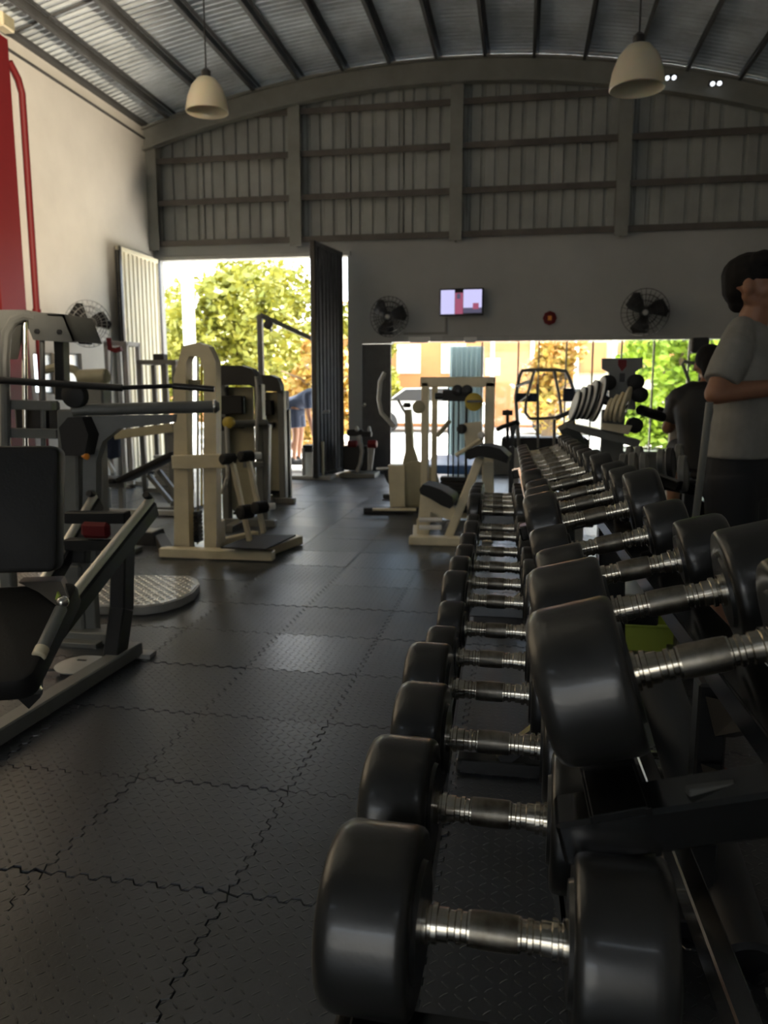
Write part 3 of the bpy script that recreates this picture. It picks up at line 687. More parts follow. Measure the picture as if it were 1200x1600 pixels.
# weight plates stacked flat at the lower right corner
for i in range(3):
    z = .045 * i; p = thing('weight_plate', ['bottom', 'middle', 'top'][i] + ' black weight plate of the flat pile at the lower right', 'weight plate', (.30, 1.14, z), 'plates piled flat on the floor')
    MB().lathe([(.03, 0), (.15, 0), (.165, .006), (.168, .02), (.165, .036), (.155, .042), (.14, .036), (.06, .034), (.05, .042), (.028, .042)], (.30, 1.14, z), (0, 0, 1), 40).build('disc', M['matte'], p)
    MB().lathe([(.026, 0), (.033, .001), (.033, .043), (.026, .043)], (.30, 1.14, z), (0, 0, 1), 20).build('hub', M['steel'], p)
o = thing('tread_plate_step', 'small worn steel tread plate lying on the floor at the lower right edge', 'plate', (.66, 1.42, 0))
MB().box((.66, 1.42, .03), (.30, .22, .012)).build('plate', M['tread'], o)
STEP = o; MB().box((.66, 1.33, .012), (.28, .02, .024)).box((.66, 1.51, .012), (.28, .02, .024)).build('runner', M['black'], o)
mp = thing('padded_tube', 'grey black padded tube leaning behind the post, round white MP mark', 'tube', AZ(1168, 1505, 0))
a, b_ = AZ(1168, 1505, .04), A(1082, 1230, 2.0)
MB().lathe([(.05, 0), (.062, .01), (.062, .30), (.05, .31)], a, b_ - a, 24).build('lower_sleeve', M['matte'], mp)
MB().lathe([(.058, .30), (.062, .31), (.062, .82), (.05, .83)], a, b_ - a, 24).build('upper_sleeve', M['tubecloth'], mp)
ax = (b_ - a).normalized(); rr_ = _ray(1116, 1325).normalized(); w0 = a - O0; bq = ax.dot(rr_); c = a + ax * ((bq * rr_.dot(w0) - ax.dot(w0)) / (1 - bq * bq)); nv = (O0 - c); nv = (nv - ax * nv.dot(ax)).normalized(); sd = nv.cross(ax)
MB().path([c + nv * (.0645 - .014 * (math.cos(q) ** 2) * .45) + sd * math.cos(q) * .026 + ax * math.sin(q) * .034 for q in [2 * PI * i / 28 for i in range(28)]], .0014, 5, closed=True).build('mark_ring', M['print'], mp)
fc = bpy.data.curves.new('lettering', 'FONT'); fc.body = 'MP'; fc.size = .034; fc.align_x = 'CENTER'; fc.align_y = 'CENTER'; fc.extrude = .0006; fc.materials.append(M['print'])
fo = bpy.data.objects.new('lettering', fc); C.objects.link(fo); fo.parent = mp
Rm = Matrix((-sd, ax, (-sd).cross(ax))).transposed()
if Rm.col[2].dot(nv) < 0: Rm = Matrix((sd, ax, sd.cross(ax))).transposed()
fo.matrix_local = Matrix.Translation(c + nv * .0655 - mp.location) @ Rm.to_4x4()
bpy.context.view_layer.update(); lm = bpy.data.meshes.new_from_object(fo.evaluated_get(bpy.context.evaluated_depsgraph_get())); lm.name = 'lettering_mesh'; lo = bpy.data.objects.new('mark_letters', lm); C.objects.link(lo); lo.parent = mp; lo.matrix_local = fo.matrix_local.copy(); bpy.data.objects.remove(fo)
# round plates standing on the low rack behind the dumbbells
prk = thing('plate_rack', 'low black rack of standing round plates behind the dumbbells', 'rack', (.8, 3.8, 0))
MB().beam(A(960, 742, 3.95), A(1090, 765, 3.6), .05, .05).build('rail', M['rack'], prk)
MB().beam(A(1018, 744, 3.4), A(1062, 760, 3.3), .04, .04).build('rail', M['rack'], prk)
for x, Y in ((970, 3.95), (1080, 3.65)): q = A(x, 750, Y); MB().beam(q, (q.x, q.y, 0), .06, .06, (0, 1, 0)).build('leg', M['black'], prk); MB().box((q.x, q.y, .02), (.1, .4, .04)).build('foot', M['black'], prk)
PL = [(975, 724, 3.9, .048), (985, 714, 4.1, .055), (990, 724, 3.8, .052), (999, 716, 4.0, .06), (1008, 727, 3.7, .062), (1034, 722, 3.9, .062), (1048, 724, 3.7, .072), (1062, 716, 4.0, .07), (1068, 740, 3.55, .080)]
wh = ['leftmost, small', 'second from left, farther back', 'third from left, in front', 'fourth from left, farther back', 'fifth from left, lowest', 'fourth from right', 'third from right, dark', 'second from right, farther back', 'rightmost, beside the leaning bar']
for i, (x, y, Y, r) in enumerate(PL):
    c = A(x, y, Y); p = thing('standing_plate', 'grey rimmed round plate standing on the low rack, ' + wh[i], 'weight plate', c, 'plates on the low rack'); d = V((.93, -.32, .1)).normalized()
    MB().lathe([(r * .2, -.010), (r * .8, -.010), (r * .86, -.014), (r * .98, -.012), (r, 0), (r * .98, .012), (r * .86, .014), (r * .8, .010), (r * .2, .010)], c, d, 32).build('disc', M['grey'] if i != 6 else M['matte'], p)
    MB().lathe([(r * .86, -.0145), (r * 1.0, -.013), (r * 1.005, -.01), (r * .86, -.012)], c, d, 32).build('rim', M['lgrey'], p)
# long bar leaning beside the man
p0, p1 = A(1088, 800, 3.15), A(1109, 628, 3.1); d = (p1 - p0)
tag(MB().tube(p0 - d * 1.7, p1, .014).build('leaning_bar', M['grey']), 'grey steel bar leaning upright beside the standing man', 'bar')

# ------------------------------------------------------------ leg press in the left foreground
lp = thing('leg_press', 'dark leg press with two sloping guide rails, nearest machine at the left', 'exercise machine', (-1.8, 2.7, 0))
def railpair(top, bot, w_, h_, rod, lab=None):
    d = (bot - top).normalized(); MB().beam(top, bot, w_, h_, b=.008).build('guide_rail', M['black'], lp)
    x, y, z = frame_from(d); n = y if y.z > 0 else -y
    MB().tube(top + n * (h_ / 2 + .006), bot + n * (h_ / 2 + .006), rod, 14).build('guide_rod', M['rod'], lp)
    MB().tube(top + n * (h_ / 2) - d * .006, top + n * (h_ / 2 + .05) + d * .03, .016).build('bump_stop', M['matte'], lp)
T = AX(238, 794, -1.60); Bt = AX(66, 1012, -1.58)
railpair(T, Bt, .055, .072, .020)
T2 = AX(152, 785, -2.02); B2 = AX(60, 940, -2.02)
railpair(T2, B2, .055, .072, .020)
Yc = T.y - .12
MB().beam(A(105, 808, Yc), A(200, 808, Yc), .06, .05).build('cross_member', M['black'], lp)
MB().beam(A(105, 850, Yc), A(190, 850, Yc), .06, .05).build('cross_member', M['black'], lp)
MB().box(A(150, 828, Yc - .03), (.13, .04, .07), b=.015).build('stop_pad', M['red'], lp, label='dark red stop pad between the rails')
MB().beam(A(192, 850, 3.22), A(190, 955, 3.16), .075, .09, (0, 1, 0)).beam(A(190, 950, 3.16), AZ(178, 1035, .03), .075, .09, (0, 1, 0)).build('upright', M['black'], lp)
MB().beam(A(128, 850, 3.22), A(126, 880, 3.2), .07, .05, (0, 1, 0)).build('upright', M['black'], lp)
a, b_ = AZ(212, 1012, .045), AZ(-60, 1180, .045)
MB().beam(a, b_, .075, .06).build('base_rail', M['grey'], lp)
MB().box(AZ(222, 1022, .012), (.11, .07, .022)).build('foot', M['lgrey'], lp)
c = AZ(128, 1032, .05); MB().lathe([(.02, 0), (.02, .02), (.11, .025), (.115, .032), (.08, .045), (.0301, .05)], (c.x, c.y, .0), (0, 0, 1), 36).build('foot_disc', M['lgrey'], lp, label='round dished steel plate with dark print')
MB().box((c.x, c.y, .052), (.04, .012, .003)).build('disc_print', M['black'], lp)
MB().tube((c.x - .3, c.y - .12, .02), (c.x, c.y, .015), .006).build('cable', M['black'], lp)
# backrest pad: rounded slab facing the camera
def rrect(w_, h_, r, n=6):
    o = []
    for cx, cz, a0 in ((w_ / 2 - r, h_ / 2 - r, 0), (-w_ / 2 + r, h_ / 2 - r, 90), (-w_ / 2 + r, -h_ / 2 + r, 180), (w_ / 2 - r, -h_ / 2 + r, 270)):
        for k in range(n + 1): a = math.radians(a0 + 90 * k / n); o.append((cx + r * math.cos(a), cz + r * math.sin(a)))
    return o
def pad(name, c, u, v, w_, h_, t, m, parent, label=None, r=.03):
    c, u, v = V(c), V(u).normalized(), V(v).normalized(); d = u.cross(v).normalized(); rings = []; b = min(t * .3, .015)
    mb = MB(); vs = []; fs = []; ol = None
    for off, ins in ((-t / 2, b), (-t / 2 + b * .3, b * .3), (-t / 2 + b, 0), (t / 2 - b, 0), (t / 2 - b * .3, b * .3), (t / 2, b)):
        ol = rrect(w_ - 2 * ins, h_ - 2 * ins, max(r - ins, .004)); vs += [c + u * x + v * y + d * off for x, y in ol]
    n = len(ol)
    for j in range(5):
        for i in range(n): k = (i + 1) % n; fs.append((j * n + i, j * n + k, (j + 1) * n + k, (j + 1) * n + i))
    fs.append(tuple(range(n - 1, -1, -1))); fs.append(tuple(5 * n + i for i in range(n)))
    return mb.add(vs, fs).build(name, m, parent, label, smooth=40)
pc = A(12, 796, 2.15); u = V((.96, .28, 0)); pad('backrest', pc, u, (0, .14, 1), .32, .385, .085, M['vinyl'], lp, r=.03)
MB().box(pc + V((.02, .10, -.02)), (.10, .06, .30), rotm(0, 0, .28)).build('backrest_bracket', M['black'], lp)
sc_ = A(8, 1000, 1.93); pad('seat', sc_, (.96, .28, .04), V((-.1, .55, .25)), .30, .42, .075, M['vinyl'], lp, r=.04)
MB().poly([A(0, 1010, 1.93), A(40, 985, 1.98), A(66, 1010, 1.97), A(63, 1090, 1.94), A(45, 1108, 1.93), A(20, 1085, 1.90), A(-25, 1040, 1.85)], (-.012, .03, 0)).build('side_plate', M['black'], lp)
for x, y in ((52, 1080), (18, 1046), (29, 1013)):
    q = A(x, y, 1.90 if y > 1030 else 1.93); MB().lathe([(.010, 0), (.015, .002), (.015, .012), (.008, .016)], q + V((0, .02, 0)), (.3, -1, 0), 6).build('bolt', M['steel'], lp)
MB().poly([A(28, 910, 2.1), A(95, 908, 2.08), A(107, 935, 2.05), A(88, 946, 2.02), A(60, 925, 2.05)], (-.05, .10, -.01)).build('corner_bracket', M['black'], lp)
MB().poly([A(89, 925, 2.03), A(95, 936, 2.03), A(86, 937, 2.03)], (0, .008, 0)).build('warning_label', M['lime'], lp)
a, b_ = A(96, 950, 2.0), A(62, 1022, 1.86)
MB().lathe([(.016, 0), (.0175, .004), (.0175, (b_ - a).length - .02), (.015, (b_ - a).length - .018)], a, b_ - a, 20).build('handle_sleeve', M['grey'], lp)
MB().lathe([(.016, 0), (.0195, .002), (.0195, .028), (.016, .032)], b_ - (b_ - a).normalized() * .022, b_ - a, 20).build('handle_cap', M['cream'], lp, label='beige end cap')
MB().ell(a + V((.005, 0, .018)), (.018, .018, .018)).build('handle_knuckle', M['steel'], lp)

# tread plate platform
pp = thing('tread_platform', 'low silver tread plate platform with rounded corners beside the leg press', 'platform', (-2.4, 4.2, 0))
pts = [AZ(x, y, .055) for x, y in ((130, 897), (295, 899), (308, 904), (312, 912), (303, 924), (282, 935), (255, 943), (225, 947), (120, 946))]
pts = [V((-3.2, pts[0].y, .055))] + pts + [V((-3.1, pts[-1].y, .055))]
n = len(pts); MB().add([q - V((0, 0, .05)) for q in pts] + [q - V((0, 0, .004)) for q in pts], [tuple(range(n - 1, -1, -1)), tuple(n + i for i in range(n))] + [(i, (i + 1) % n, n + (i + 1) % n, n + i) for i in range(n)]).build('base', M['lgrey'], pp)
c = sum(pts, V((0, 0, 0))) / n; q2 = [c + (q - c) * .975 for q in pts]
MB().add([q - V((0, 0, .004)) for q in q2] + q2, [tuple(range(n - 1, -1, -1)), tuple(n + i for i in range(n))] + [(i, (i + 1) % n, n + (i + 1) % n, n + i) for i in range(n)]).build('tread_plate', M['tread'], pp)

def inside(x, y, pl_):
    k = False; n_ = len(pl_)
    for i in range(n_):
        p, q = pl_[i], pl_[(i + 1) % n_]
        if (p.y > y) != (q.y > y) and x < (q.x - p.x) * (y - p.y) / (q.y - p.y) + p.x: k = not k
    return k
def lozenges(x0, x1, y0, y1, z, cell, test, parent):
    m = MB(); i = 0; x = x0
    while x < x1:
        y = y0; j = 0
        while y < y1:
            if test(x, y):
                s = 1 if (i + j) % 2 else -1; u_ = V((.7, .7 * s, 0)) * cell * .46; v_ = V((-.7 * s, .7, 0)) * cell * .15; c_ = V((x, y, z))
                m.add([c_ - u_, c_ - v_, c_ + u_, c_ + v_, c_ + V((0, 0, .0035)) - u_ * .4, c_ + V((0, 0, .0035)) + u_ * .4], [(0, 1, 4), (1, 5, 4), (1, 2, 5), (2, 3, 5), (3, 4, 5), (3, 0, 4)])
            y += cell; j += 1
        x += cell; i += 1
    m.build('raised_tread', M['rod'], parent, smooth=0, kind='stuff')
q3 = [c + (q - c) * .94 for q in pts]
lozenges(.53, .80, 1.33, 1.52, .0362, .034, lambda x, y: True, STEP)
lozenges(-3.15, -1.9, pts[-1].y, pts[0].y + .1, .0552, .032, lambda x, y: inside(x, y, q3), pp)
# ------------------------------------------------------------ tall grey machine with shroud behind the leg press
def P3(pts, Y): return [A(x, y, Y) for x, y in pts]
gm = thing('shoulder_press', 'tall grey exercise machine with sheet metal shroud at the left edge', 'exercise machine', A(40, 700, 3.4) * V((1, 1, 0)))
Yg = 3.4
MB().path([A(11, 880, Yg), A(9, 700, Yg), A(7, 560, Yg), A(10, 520, Yg), A(22, 500, Yg), A(40, 493, Yg), A(58, 497, Yg)], .024, 10).build('front_frame', M['grey'], gm)
MB().poly(P3([(-60, 484), (0, 484), (38, 484), (56, 492), (56, 500), (30, 500), (12, 520), (3, 560), (-60, 560)], Yg + .02), (0, .12, 0)).build('side_frame', M['grey'], gm)
MB().poly(P3([(46, 487), (100, 491), (117, 533), (112, 535), (52, 531), (44, 512)], Yg - .02), (0, .03, 0)).poly([A(46, 487, Yg - .02), A(100, 491, Yg - .02), A(100, 491, Yg - .02) + V((.0, .24, -.01)), A(46, 487, Yg - .02) + V((0, .24, -.01))], (0, 0, -.012)).poly([A(100, 491, Yg - .02), A(117, 533, Yg - .02), A(117, 533, Yg - .02) + V((0, .24, 0)), A(100, 491, Yg - .02) + V((0, .24, 0))], (-.012, 0, 0)).build('shroud', M['grey'], gm)
for x, y in ((59, 518), (94, 519)): MB().lathe([(.009, 0), (.013, .002), (.013, .01), (.007, .012)], A(x, y, Yg - .02), (0, -1, 0), 6).build('bolt', M['black'], gm)
for x in (38, 66): MB().tube(A(x, 497 if x < 50 else 530, Yg + .06), A(x + 3, 800, Yg + .06), .012).build('guide_rod', M['steel'] if x < 50 else M['grey'], gm)
MB().beam(A(96, 530, Yg + .14), A(98, 625, Yg + .14), .05, .06, (0, 1, 0)).build('rear_column', M['black'], gm)
for x0, y0, x1, y1 in ((14, 632, 85, 634), (12, 676, 92, 678)): MB().beam(A(x0, y0, Yg + .03), A(x1, y1, Yg + .03), .04, .045).build('cross_beam', M['grey'], gm)
MB().box(A(60, 655, Yg + .16), (.18, .12, .18)).build('stack_cover', M['matte'], gm)
MB().beam(A(112, 640, Yg + .05), A(118, 880, Yg + .05), .10, .10, (0, 1, 0)).build('rear_upright', M['grey'], gm)
MB().beam(A(11, 870, Yg), (A(11, 870, Yg).x, Yg, .0), .06, .06, (0, 1, 0)).build('leg', M['grey'], gm)
q = A(118, 880, Yg + .05); MB().beam(q, (q.x, q.y, 0), .10, .10, (0, 1, 0)).build('leg', M['grey'], gm)
MB().beam((-2.75, Yg, .03), (-1.95, Yg, .03), .08, .055).build('foot', M['grey'], gm)
MB().lathe([(.03, 0), (.055, .01), (.06, .05), (.03, .08)], A(111, 619, Yg - .05), (0, 1, .1), 20).build('pivot_hub', M['matte'], gm)
MB().poly(P3([(92, 668), (106, 652), (128, 652), (138, 680), (132, 712), (98, 712)], Yg - .05), (0, .10, 0)).build('pivot_cover', M['matte'], gm)
MB().lathe([(.006, 0), (.007, .02), (.014, .022), (.015, .034), (.008, .038)], A(129, 713, Yg - .06), (.9, -.4, 0), 14).build('pull_pin', M['orange'], gm, label='orange pull knob')
# horizontal steel arm with gusset
am = thing('lever_arm', 'long rounded grey steel lever arm pointing right from the tall grey machine', 'machine arm', A(115, 640, 3.42) * V((1, 1, 1)))
a, b_ = A(112, 641, 3.40), A(343, 635, 3.62)
L_ = (b_ - a).length
MB().lathe([(.022, 0), (.027, .006), (.029, L_ - .03), (.026, L_ - .012), (.018, L_)], a, b_ - a, 20).build('tube', M['grey'], am)
MB().lathe([(.030, 0), (.032, .003), (.032, .012), (.030, .015)], b_ - (b_ - a).normalized() * .03, b_ - a, 20).build('end_ring', M['steel'], am)
MB().poly([A(140, 650, 3.43), A(270, 648, 3.52), A(268, 660, 3.52), A(185, 670, 3.47), A(160, 690, 3.45), A(150, 720, 3.44), A(150, 880, 3.44), A(128, 880, 3.43), A(130, 690, 3.43)], (0, .05, 0)).build('gusset', M['grey'], am)
q = A(139, 880, 3.45); MB().beam(q, (q.x, q.y, 0), .06, .05, (0, 1, 0)).build('post', M['grey'], am)
MB().box((q.x, q.y, .012), (.2, .3, .024)).build('foot_plate', M['grey'], am)
bb = thing('barbell', 'black barbell lying level across the grey machine at the left', 'barbell', A(100, 600, 3.3))
a, b_, c, d = A(-70, 590, 3.25), A(192, 606, 3.32), A(270, 603, 3.42), A(335, 608, 3.46)
MB().tube(a, b_, .016).build('sleeve', M['black'], bb); MB().tube(b_ - (b_ - a) * .01, c, .010).build('shaft', M['black'], bb); MB().tube(c, d, .014).build('sleeve', M['black'], bb)
# olive machine top seen behind
om = thing('olive_machine', 'olive grey machine with rounded roller pad behind the tall grey one', 'exercise machine', A(148, 800, 5.2) * V((1, 1, 0)))
MB().tube(A(124, 590, 5.2), A(168, 588, 5.2), .055, 20).build('roller_pad', M['creamd'], om)
MB().box(A(150, 617, 5.25), (.17, .12, .16)).build('housing', M['grey'], om)
MB().beam(A(150, 620, 5.3), (A(150, 700, 5.3).x, 5.3, 0.0), .10, .10, (0, 1, 0)).build('column', M['grey'], om)
MB().box((A(150, 700, 5.3).x, 5.3, .02), (.5, .3, .04)).build('base', M['grey'], om)
MB().path(P3([(70, 578), (95, 572), (118, 578), (126, 590)], 5.2), .03, 8).build('arm', M['creamd'], om)

# ------------------------------------------------------------ cream machine with arched top
cm = thing('hip_machine', 'cream painted machine with arched frame, weight stack and four black rollers', 'exercise machine', A(340, 860, 5.6) * V((1, 1, 0)))
Yc = 5.45
def up_frame(Y, dx, name):
    MB().poly([A(x + dx, y, Y) for x, y in ((272, 860), (272, 588), (285, 541), (304, 536), (304, 552), (290, 562), (284, 592), (294, 860))], (0, .09, 0)).build(name, M['cream'], cm)
MB().poly(P3([(272, 866), (271, 590), (285, 541), (309, 535), (326, 541), (337, 566), (338, 700), (318, 700), (318, 578), (312, 558), (296, 556), (291, 565), (290, 592), (296, 866)], Yc), (0, .10, 0)).build('arched_frame', M['cream'], cm)
MB().poly(P3([(317, 700), (338, 700), (338, 858), (319, 858)], Yc), (0, .10, 0)).build('upright', M['cream'], cm)
MB().beam(A(270, 722, Yc - .02), A(352, 720, Yc - .02), .05, .10).build('cross_beam', M['cream'], cm)
MB().box(A(305, 602, Yc + .08), (.10, .06, .08)).build('pulley_bracket', M['creamd'], cm)
for x in (299, 309): MB().tube(A(x, 560, Yc + .13), A(x, 850, Yc + .13), .010).build('guide_rod', M['steel'], cm)
MB().tube(A(315, 560, Yc + .05), A(315, 790, Yc + .05), .008).build('cable_cover', M['yellow'], cm, label='yellow rod')
for k in range(8): MB().box(A(304, 847, Yc + .13) + V((0, 0, .03 * k + .02)), (.11, .09, .026), b=.003).build('weight_plate', M['matte'], cm)
MB().beam(AZ(252, 862, .04), AZ(428, 868, .04), .09, .07).build('base_beam', M['cream'], cm)
MB().beam(AZ(262, 862, .04), AZ(250, 840, .04), .09, .07).build('base_beam', M['matte'], cm, label='black rubber foot')
MB().beam(AZ(398, 866, .04), AZ(466, 843, .04), .09, .07).build('base_beam', M['cream'], cm)
MB().beam(AZ(330, 852, .04), AZ(400, 836, .04), .07, .07).build('base_beam', M['cream'], cm)
MB().poly([AZ(345, 857, .10), AZ(415, 860, .10), AZ(462, 838, .10), AZ(395, 838, .10)], (0, 0, .012)).build('foot_mat', M['matte'], cm)
q = AZ(336, 850, .05); MB().box(q + V((0, .05, .09)), (.10, .10, .18)).build('socket', M['cream'], cm)
# lever arms with rollers
Ya = 5.35
for (x0, y0, x1, y1) in ((362, 718, 390, 845), (388, 716, 412, 832)): MB().beam(A(x0, y0, Ya), A(x1, y1, Ya + .1), .03, .05, (0, 1, 0)).build('lever', M['cream'], cm)
for x, y, r in ((385, 800, .052), (408, 793, .045), (358, 717, .040), (386, 713, .040)):
    c = A(x, y, Ya - .02); MB().lathe([(r * .7, 0), (r, .012), (r, .11), (r * .7, .12)], c + V((-.04, -.05, 0)), (.5, .85, 0), 22).build('roller', M['vinyl'], cm)
    MB().lathe([(.02, 0), (.025, .005), (.025, .05), (.02, .055)], c + V((.03, .06, 0)), (.9, .4, 0), 16).build('roller_cap', M['white'], cm)
MB().beam(A(352, 720, Ya + .03), A(395, 712, Ya + .03), .04, .04).build('roller_axle', M['cream'], cm)

# ------------------------------------------------------------ row of machines beyond it
def stack_machine(x0, x1, ytop, Y, lab, panel, dark=M['matte'], fr=M['grey'], nm='stack_machine', dx=.0):
    a, b_ = A(x0, ytop, Y), A(x1, ytop, Y); zt = a.z; w_ = b_.x - a.x; t = thing(nm, lab, 'exercise machine', ((a.x + b_.x) / 2, Y, 0))
    pr = [(0, 0), (w_ * .6, 0), (w_ * .85, -.03), (w_ * .97, -.09), (w_, -.17), (w_ * .93, -.19), (w_ * .80, -.17), (0, -.17)]
    MB().poly([(a.x + p, Y, zt + q) for p, q in pr], (0, .14, 0)).build('shroud', dark, t)
    MB().box((b_.x - .02, Y + .1, (zt - .16) / 2), (.07, .10, zt - .16)).build('upright', fr, t)
    MB().box((a.x + .03, Y + .1, (zt - .16) / 2), (.06, .10, zt - .16)).build('upright', fr, t)
    MB().box((a.x + w_ * .45, Y + .14, zt * .48), (w_ * .62, .02, zt * .78)).build('panel', panel, t)
    MB().box((a.x + w_ * .35, Y + .04, zt - .34), (w_ * .55, .10, .16)).build('pad', M['vinyl'], t)
    MB().box((a.x + w_ * .35, Y + .08, zt - .52), (w_ * .5, .08, .05)).build('pad_bracket', M['black'], t)
    MB().beam((a.x - .1, Y + .05, .03), (b_.x + .12, Y + .05, .03), .08, .06).build('base_beam', fr, t)
    MB().beam(((a.x + b_.x) / 2, Y - .3, .03), ((a.x + b_.x) / 2, Y + .5, .03), .08, .06).build('base_beam', fr, t)
    for k in range(6): MB().box((a.x + w_ * .4, Y + .22, .09 + .035 * k), (.2, .09, .03), b=.003).build('weight_plate', M['matte'], t)
    return t, a, b_
t1, a, b_ = stack_machine(337, 402, 571, 6.6, 'machine with rounded black shroud and olive panel, just behind the cream one', M['creamd'])
MB().path([A(354, 666, 6.4), A(356, 700, 6.4), A(356, 745, 6.4), A(348, 768, 6.4), A(338, 772, 6.4)], .02, 8).build('bent_handle', M['lgrey'], t1)
MB().path([A(400, 588, 6.5), A(403, 620, 6.5), A(402, 650, 6.5), A(400, 715, 6.5), A(392, 722, 6.5)], .014, 8).build('bent_handle', M['lgrey'], t1)
ex = thing('leg_curl', 'grey machine with upright post and level tube right of the olive panel', 'exercise machine', A(415, 815, 6.5) * V((1, 1, 0)))
MB().beam(A(414, 663, 6.7), A(412, 812, 6.7), .10, .08, (0, 1, 0)).build('upright', M['grey'], ex)
MB().tube(A(366, 662, 6.5), A(418, 661, 6.65), .032).build('level_tube', M['grey'], ex)
MB().lathe([(.03, 0), (.05, .01), (.05, .06), (.03, .07)], A(360, 660, 6.45), (0, -1, 0), 16).build('hub', M['yellow'], ex, label='yellow and black hub')
MB().lathe([(.04, 0), (.06, .01), (.06, .05), (.04, .06)], A(351, 662, 6.5), (0, -1, 0), 16).build('pulley', M['matte'], ex)
MB().beam(A(380, 726, 6.6), A(412, 726, 6.65), .05, .05).build('cross_tube', M['grey'], ex)
q = A(412, 800, 6.7); MB().beam(q, (q.x, q.y, 0), .10, .08, (0, 1, 0)).build('leg', M['grey'], ex)
MB().beam((q.x - .25, q.y, .03), (q.x + .1, q.y, .03), .08, .06).build('base_beam', M['grey'], ex)
t2, a, b_ = stack_machine(400, 438, 586, 8.0, 'machine with smaller rounded black shroud, second behind the cream one', M['creamd'], nm='stack_machine')
ft = thing('cable_tower', 'narrow grey machine with black weight cover, farthest of the left row', 'exercise machine', A(452, 780, 8.2) * V((1, 1, 0)))
MB().beam(A(448, 640, 8.25), (A(448, 640, 8.25).x, 8.25, 0), .07, .07, (0, 1, 0)).build('upright', M['grey'], ft)
MB().beam(A(434, 660, 8.5), (A(434, 660, 8.5).x, 8.5, 0), .05, .05, (0, 1, 0)).build('upright', M['lgrey'], ft)
MB().box(A(443, 625, 8.25), (.10, .10, .20)).build('top_cover', M['matte'], ft)
MB().tube(A(430, 642, 8.2), A(447, 636, 8.2), .035).build('cuff', M['black'], ft)
for y in (700, 668): MB().tube(A(424, y, 8.2), A(446, y - 2, 8.2), .02).build('peg', M['cream'], ft)
MB().tube(A(438, 650, 8.2), A(440, 775, 8.25), .012).build('guide_rod', M['steel'], ft)
MB().beam(A(420, 782, 8.2) * V((1, 1, 0)) + V((0, 0, .03)), A(456, 782, 8.2) * V((1, 1, 0)) + V((0, 0, .03)), .07, .06).build('base_beam', M['grey'], ft)
for k in range(6): MB().box(A(437, 770, 8.3) + V((0, 0, .034 * k - .05)), (.14, .10, .028), b=.003).build('weight_plate', M['matte'], ft)
# gantry with sloping top rail by the doorway
gy = thing('cable_gantry', 'thin grey gantry with sloping top rail in front of the tall doorway', 'exercise machine', A(410, 760, 10.3) * V((1, 1, 0)))
a, b_ = A(406, 492, 10.2), A(500, 535, 10.5)
MB().beam((a.x, a.y, 0), a, .07, .07, (0, 1, 0)).build('post', M['grey'], gy); MB().beam((b_.x, b_.y, 0), b_, .06, .06, (0, 1, 0)).build('post', M['lgrey'], gy)
MB().beam(a, b_, .05, .06).build('top_rail', M['grey'], gy)
MB().lathe([(.03, 0), (.06, .01), (.06, .04), (.03, .05)], A(420, 508, 10.2), (0, -1, 0), 16).build('pulley', M['black'], gy)
MB().path([A(408, 494, 10.2), A(416, 500, 10.2), A(424, 518, 10.2)], .02, 6).build('bracket', M['grey'], gy)
MB().beam((a.x - .1, a.y, .02), (b_.x + .1, b_.y, .02), .08, .04).build('base', M['grey'], gy)
MB().tube(A(489, 537, 10.4), A(489, 600, 10.4), .004).build('cable', M['black'], gy)
# low white seat machine in the doorway
wm = thing('row_machine', 'low white seated machine standing in the tall doorway', 'exercise machine', A(490, 742, 10.4) * V((1, 1, 0)))
MB().box(A(487, 700, 10.4), (.20, .2, .09)).build('seat', M['vinyl'], wm)
MB().box(A(487, 722, 10.45), (.17, .14, .34)).build('pedestal', M['white'], wm)
MB().beam(A(474, 700, 10.3), (A(474, 700, 10.3).x, 10.3, 0), .04, .04, (0, 1, 0)).build('leg', M['lgrey'], wm); MB().beam(A(503, 690, 10.3), (A(503, 690, 10.3).x, 10.3, 0), .05, .04, (0, 1, 0)).build('leg', M['cream'], wm)
q = A(487, 742, 10.35); MB().box((q.x, 10.35, .025), (.62, .34, .05)).build('base', M['lgrey'], wm)
MB().tube(A(495, 645, 10.4), A(515, 643, 10.4), .02).build('grip', M['white'], wm)
# racks by the cream door leaf
def cage(x0, x1, yt, Y, dpt, lab, nm, m, nrail=2):
    a, b_ = A(x0, yt, Y), A(x1, yt, Y); z = a.z; t = thing(nm, lab, 'rack', ((a.x + b_.x) / 2, Y + dpt / 2, 0))
    for x in (a.x, b_.x):
        for y in (Y, Y + dpt): MB().box((x, y, z / 2), (.05, .05, z)).build('post', m, t)
    for y in (Y, Y + dpt):
        MB().box(((a.x + b_.x) / 2, y, z), (b_.x - a.x + .05, .05, .05)).build('top_rail', m, t)
        MB().box(((a.x + b_.x) / 2, y, .03), (b_.x - a.x + .05, .05, .05)).build('base_rail', m, t)
    for x in (a.x, b_.x): MB().box((x, Y + dpt / 2, z), (.05, dpt, .05)).build('side_rail', m, t)
    return t, a, b_, z
t, a, b_, z = cage(218, 272, 566, 8.6, .35, 'dark open frame with weight column in front of the cream door leaf', 'weight_tower', M['grey'])
MB().box(((a.x + b_.x) / 2, 8.7, z + .05), (.13, .12, .09)).build('pulley_housing', M['matte'], t)
MB().box(((a.x + b_.x) / 2 + .02, 8.75, z / 2), (.06, .05, z)).build('column', M['grey'], t)
for k in range(9): MB().box(((a.x + b_.x) / 2 - .02, 8.7, .1 + .04 * k), (.2, .1, .034), b=.003).build('weight_plate', M['lgrey'], t)
t, a, b_, z = cage(166, 196, 537, 8.9, .3, 'slim grey goal shaped frame in front of the cream door leaf', 'pullup_frame', M['lgrey'])
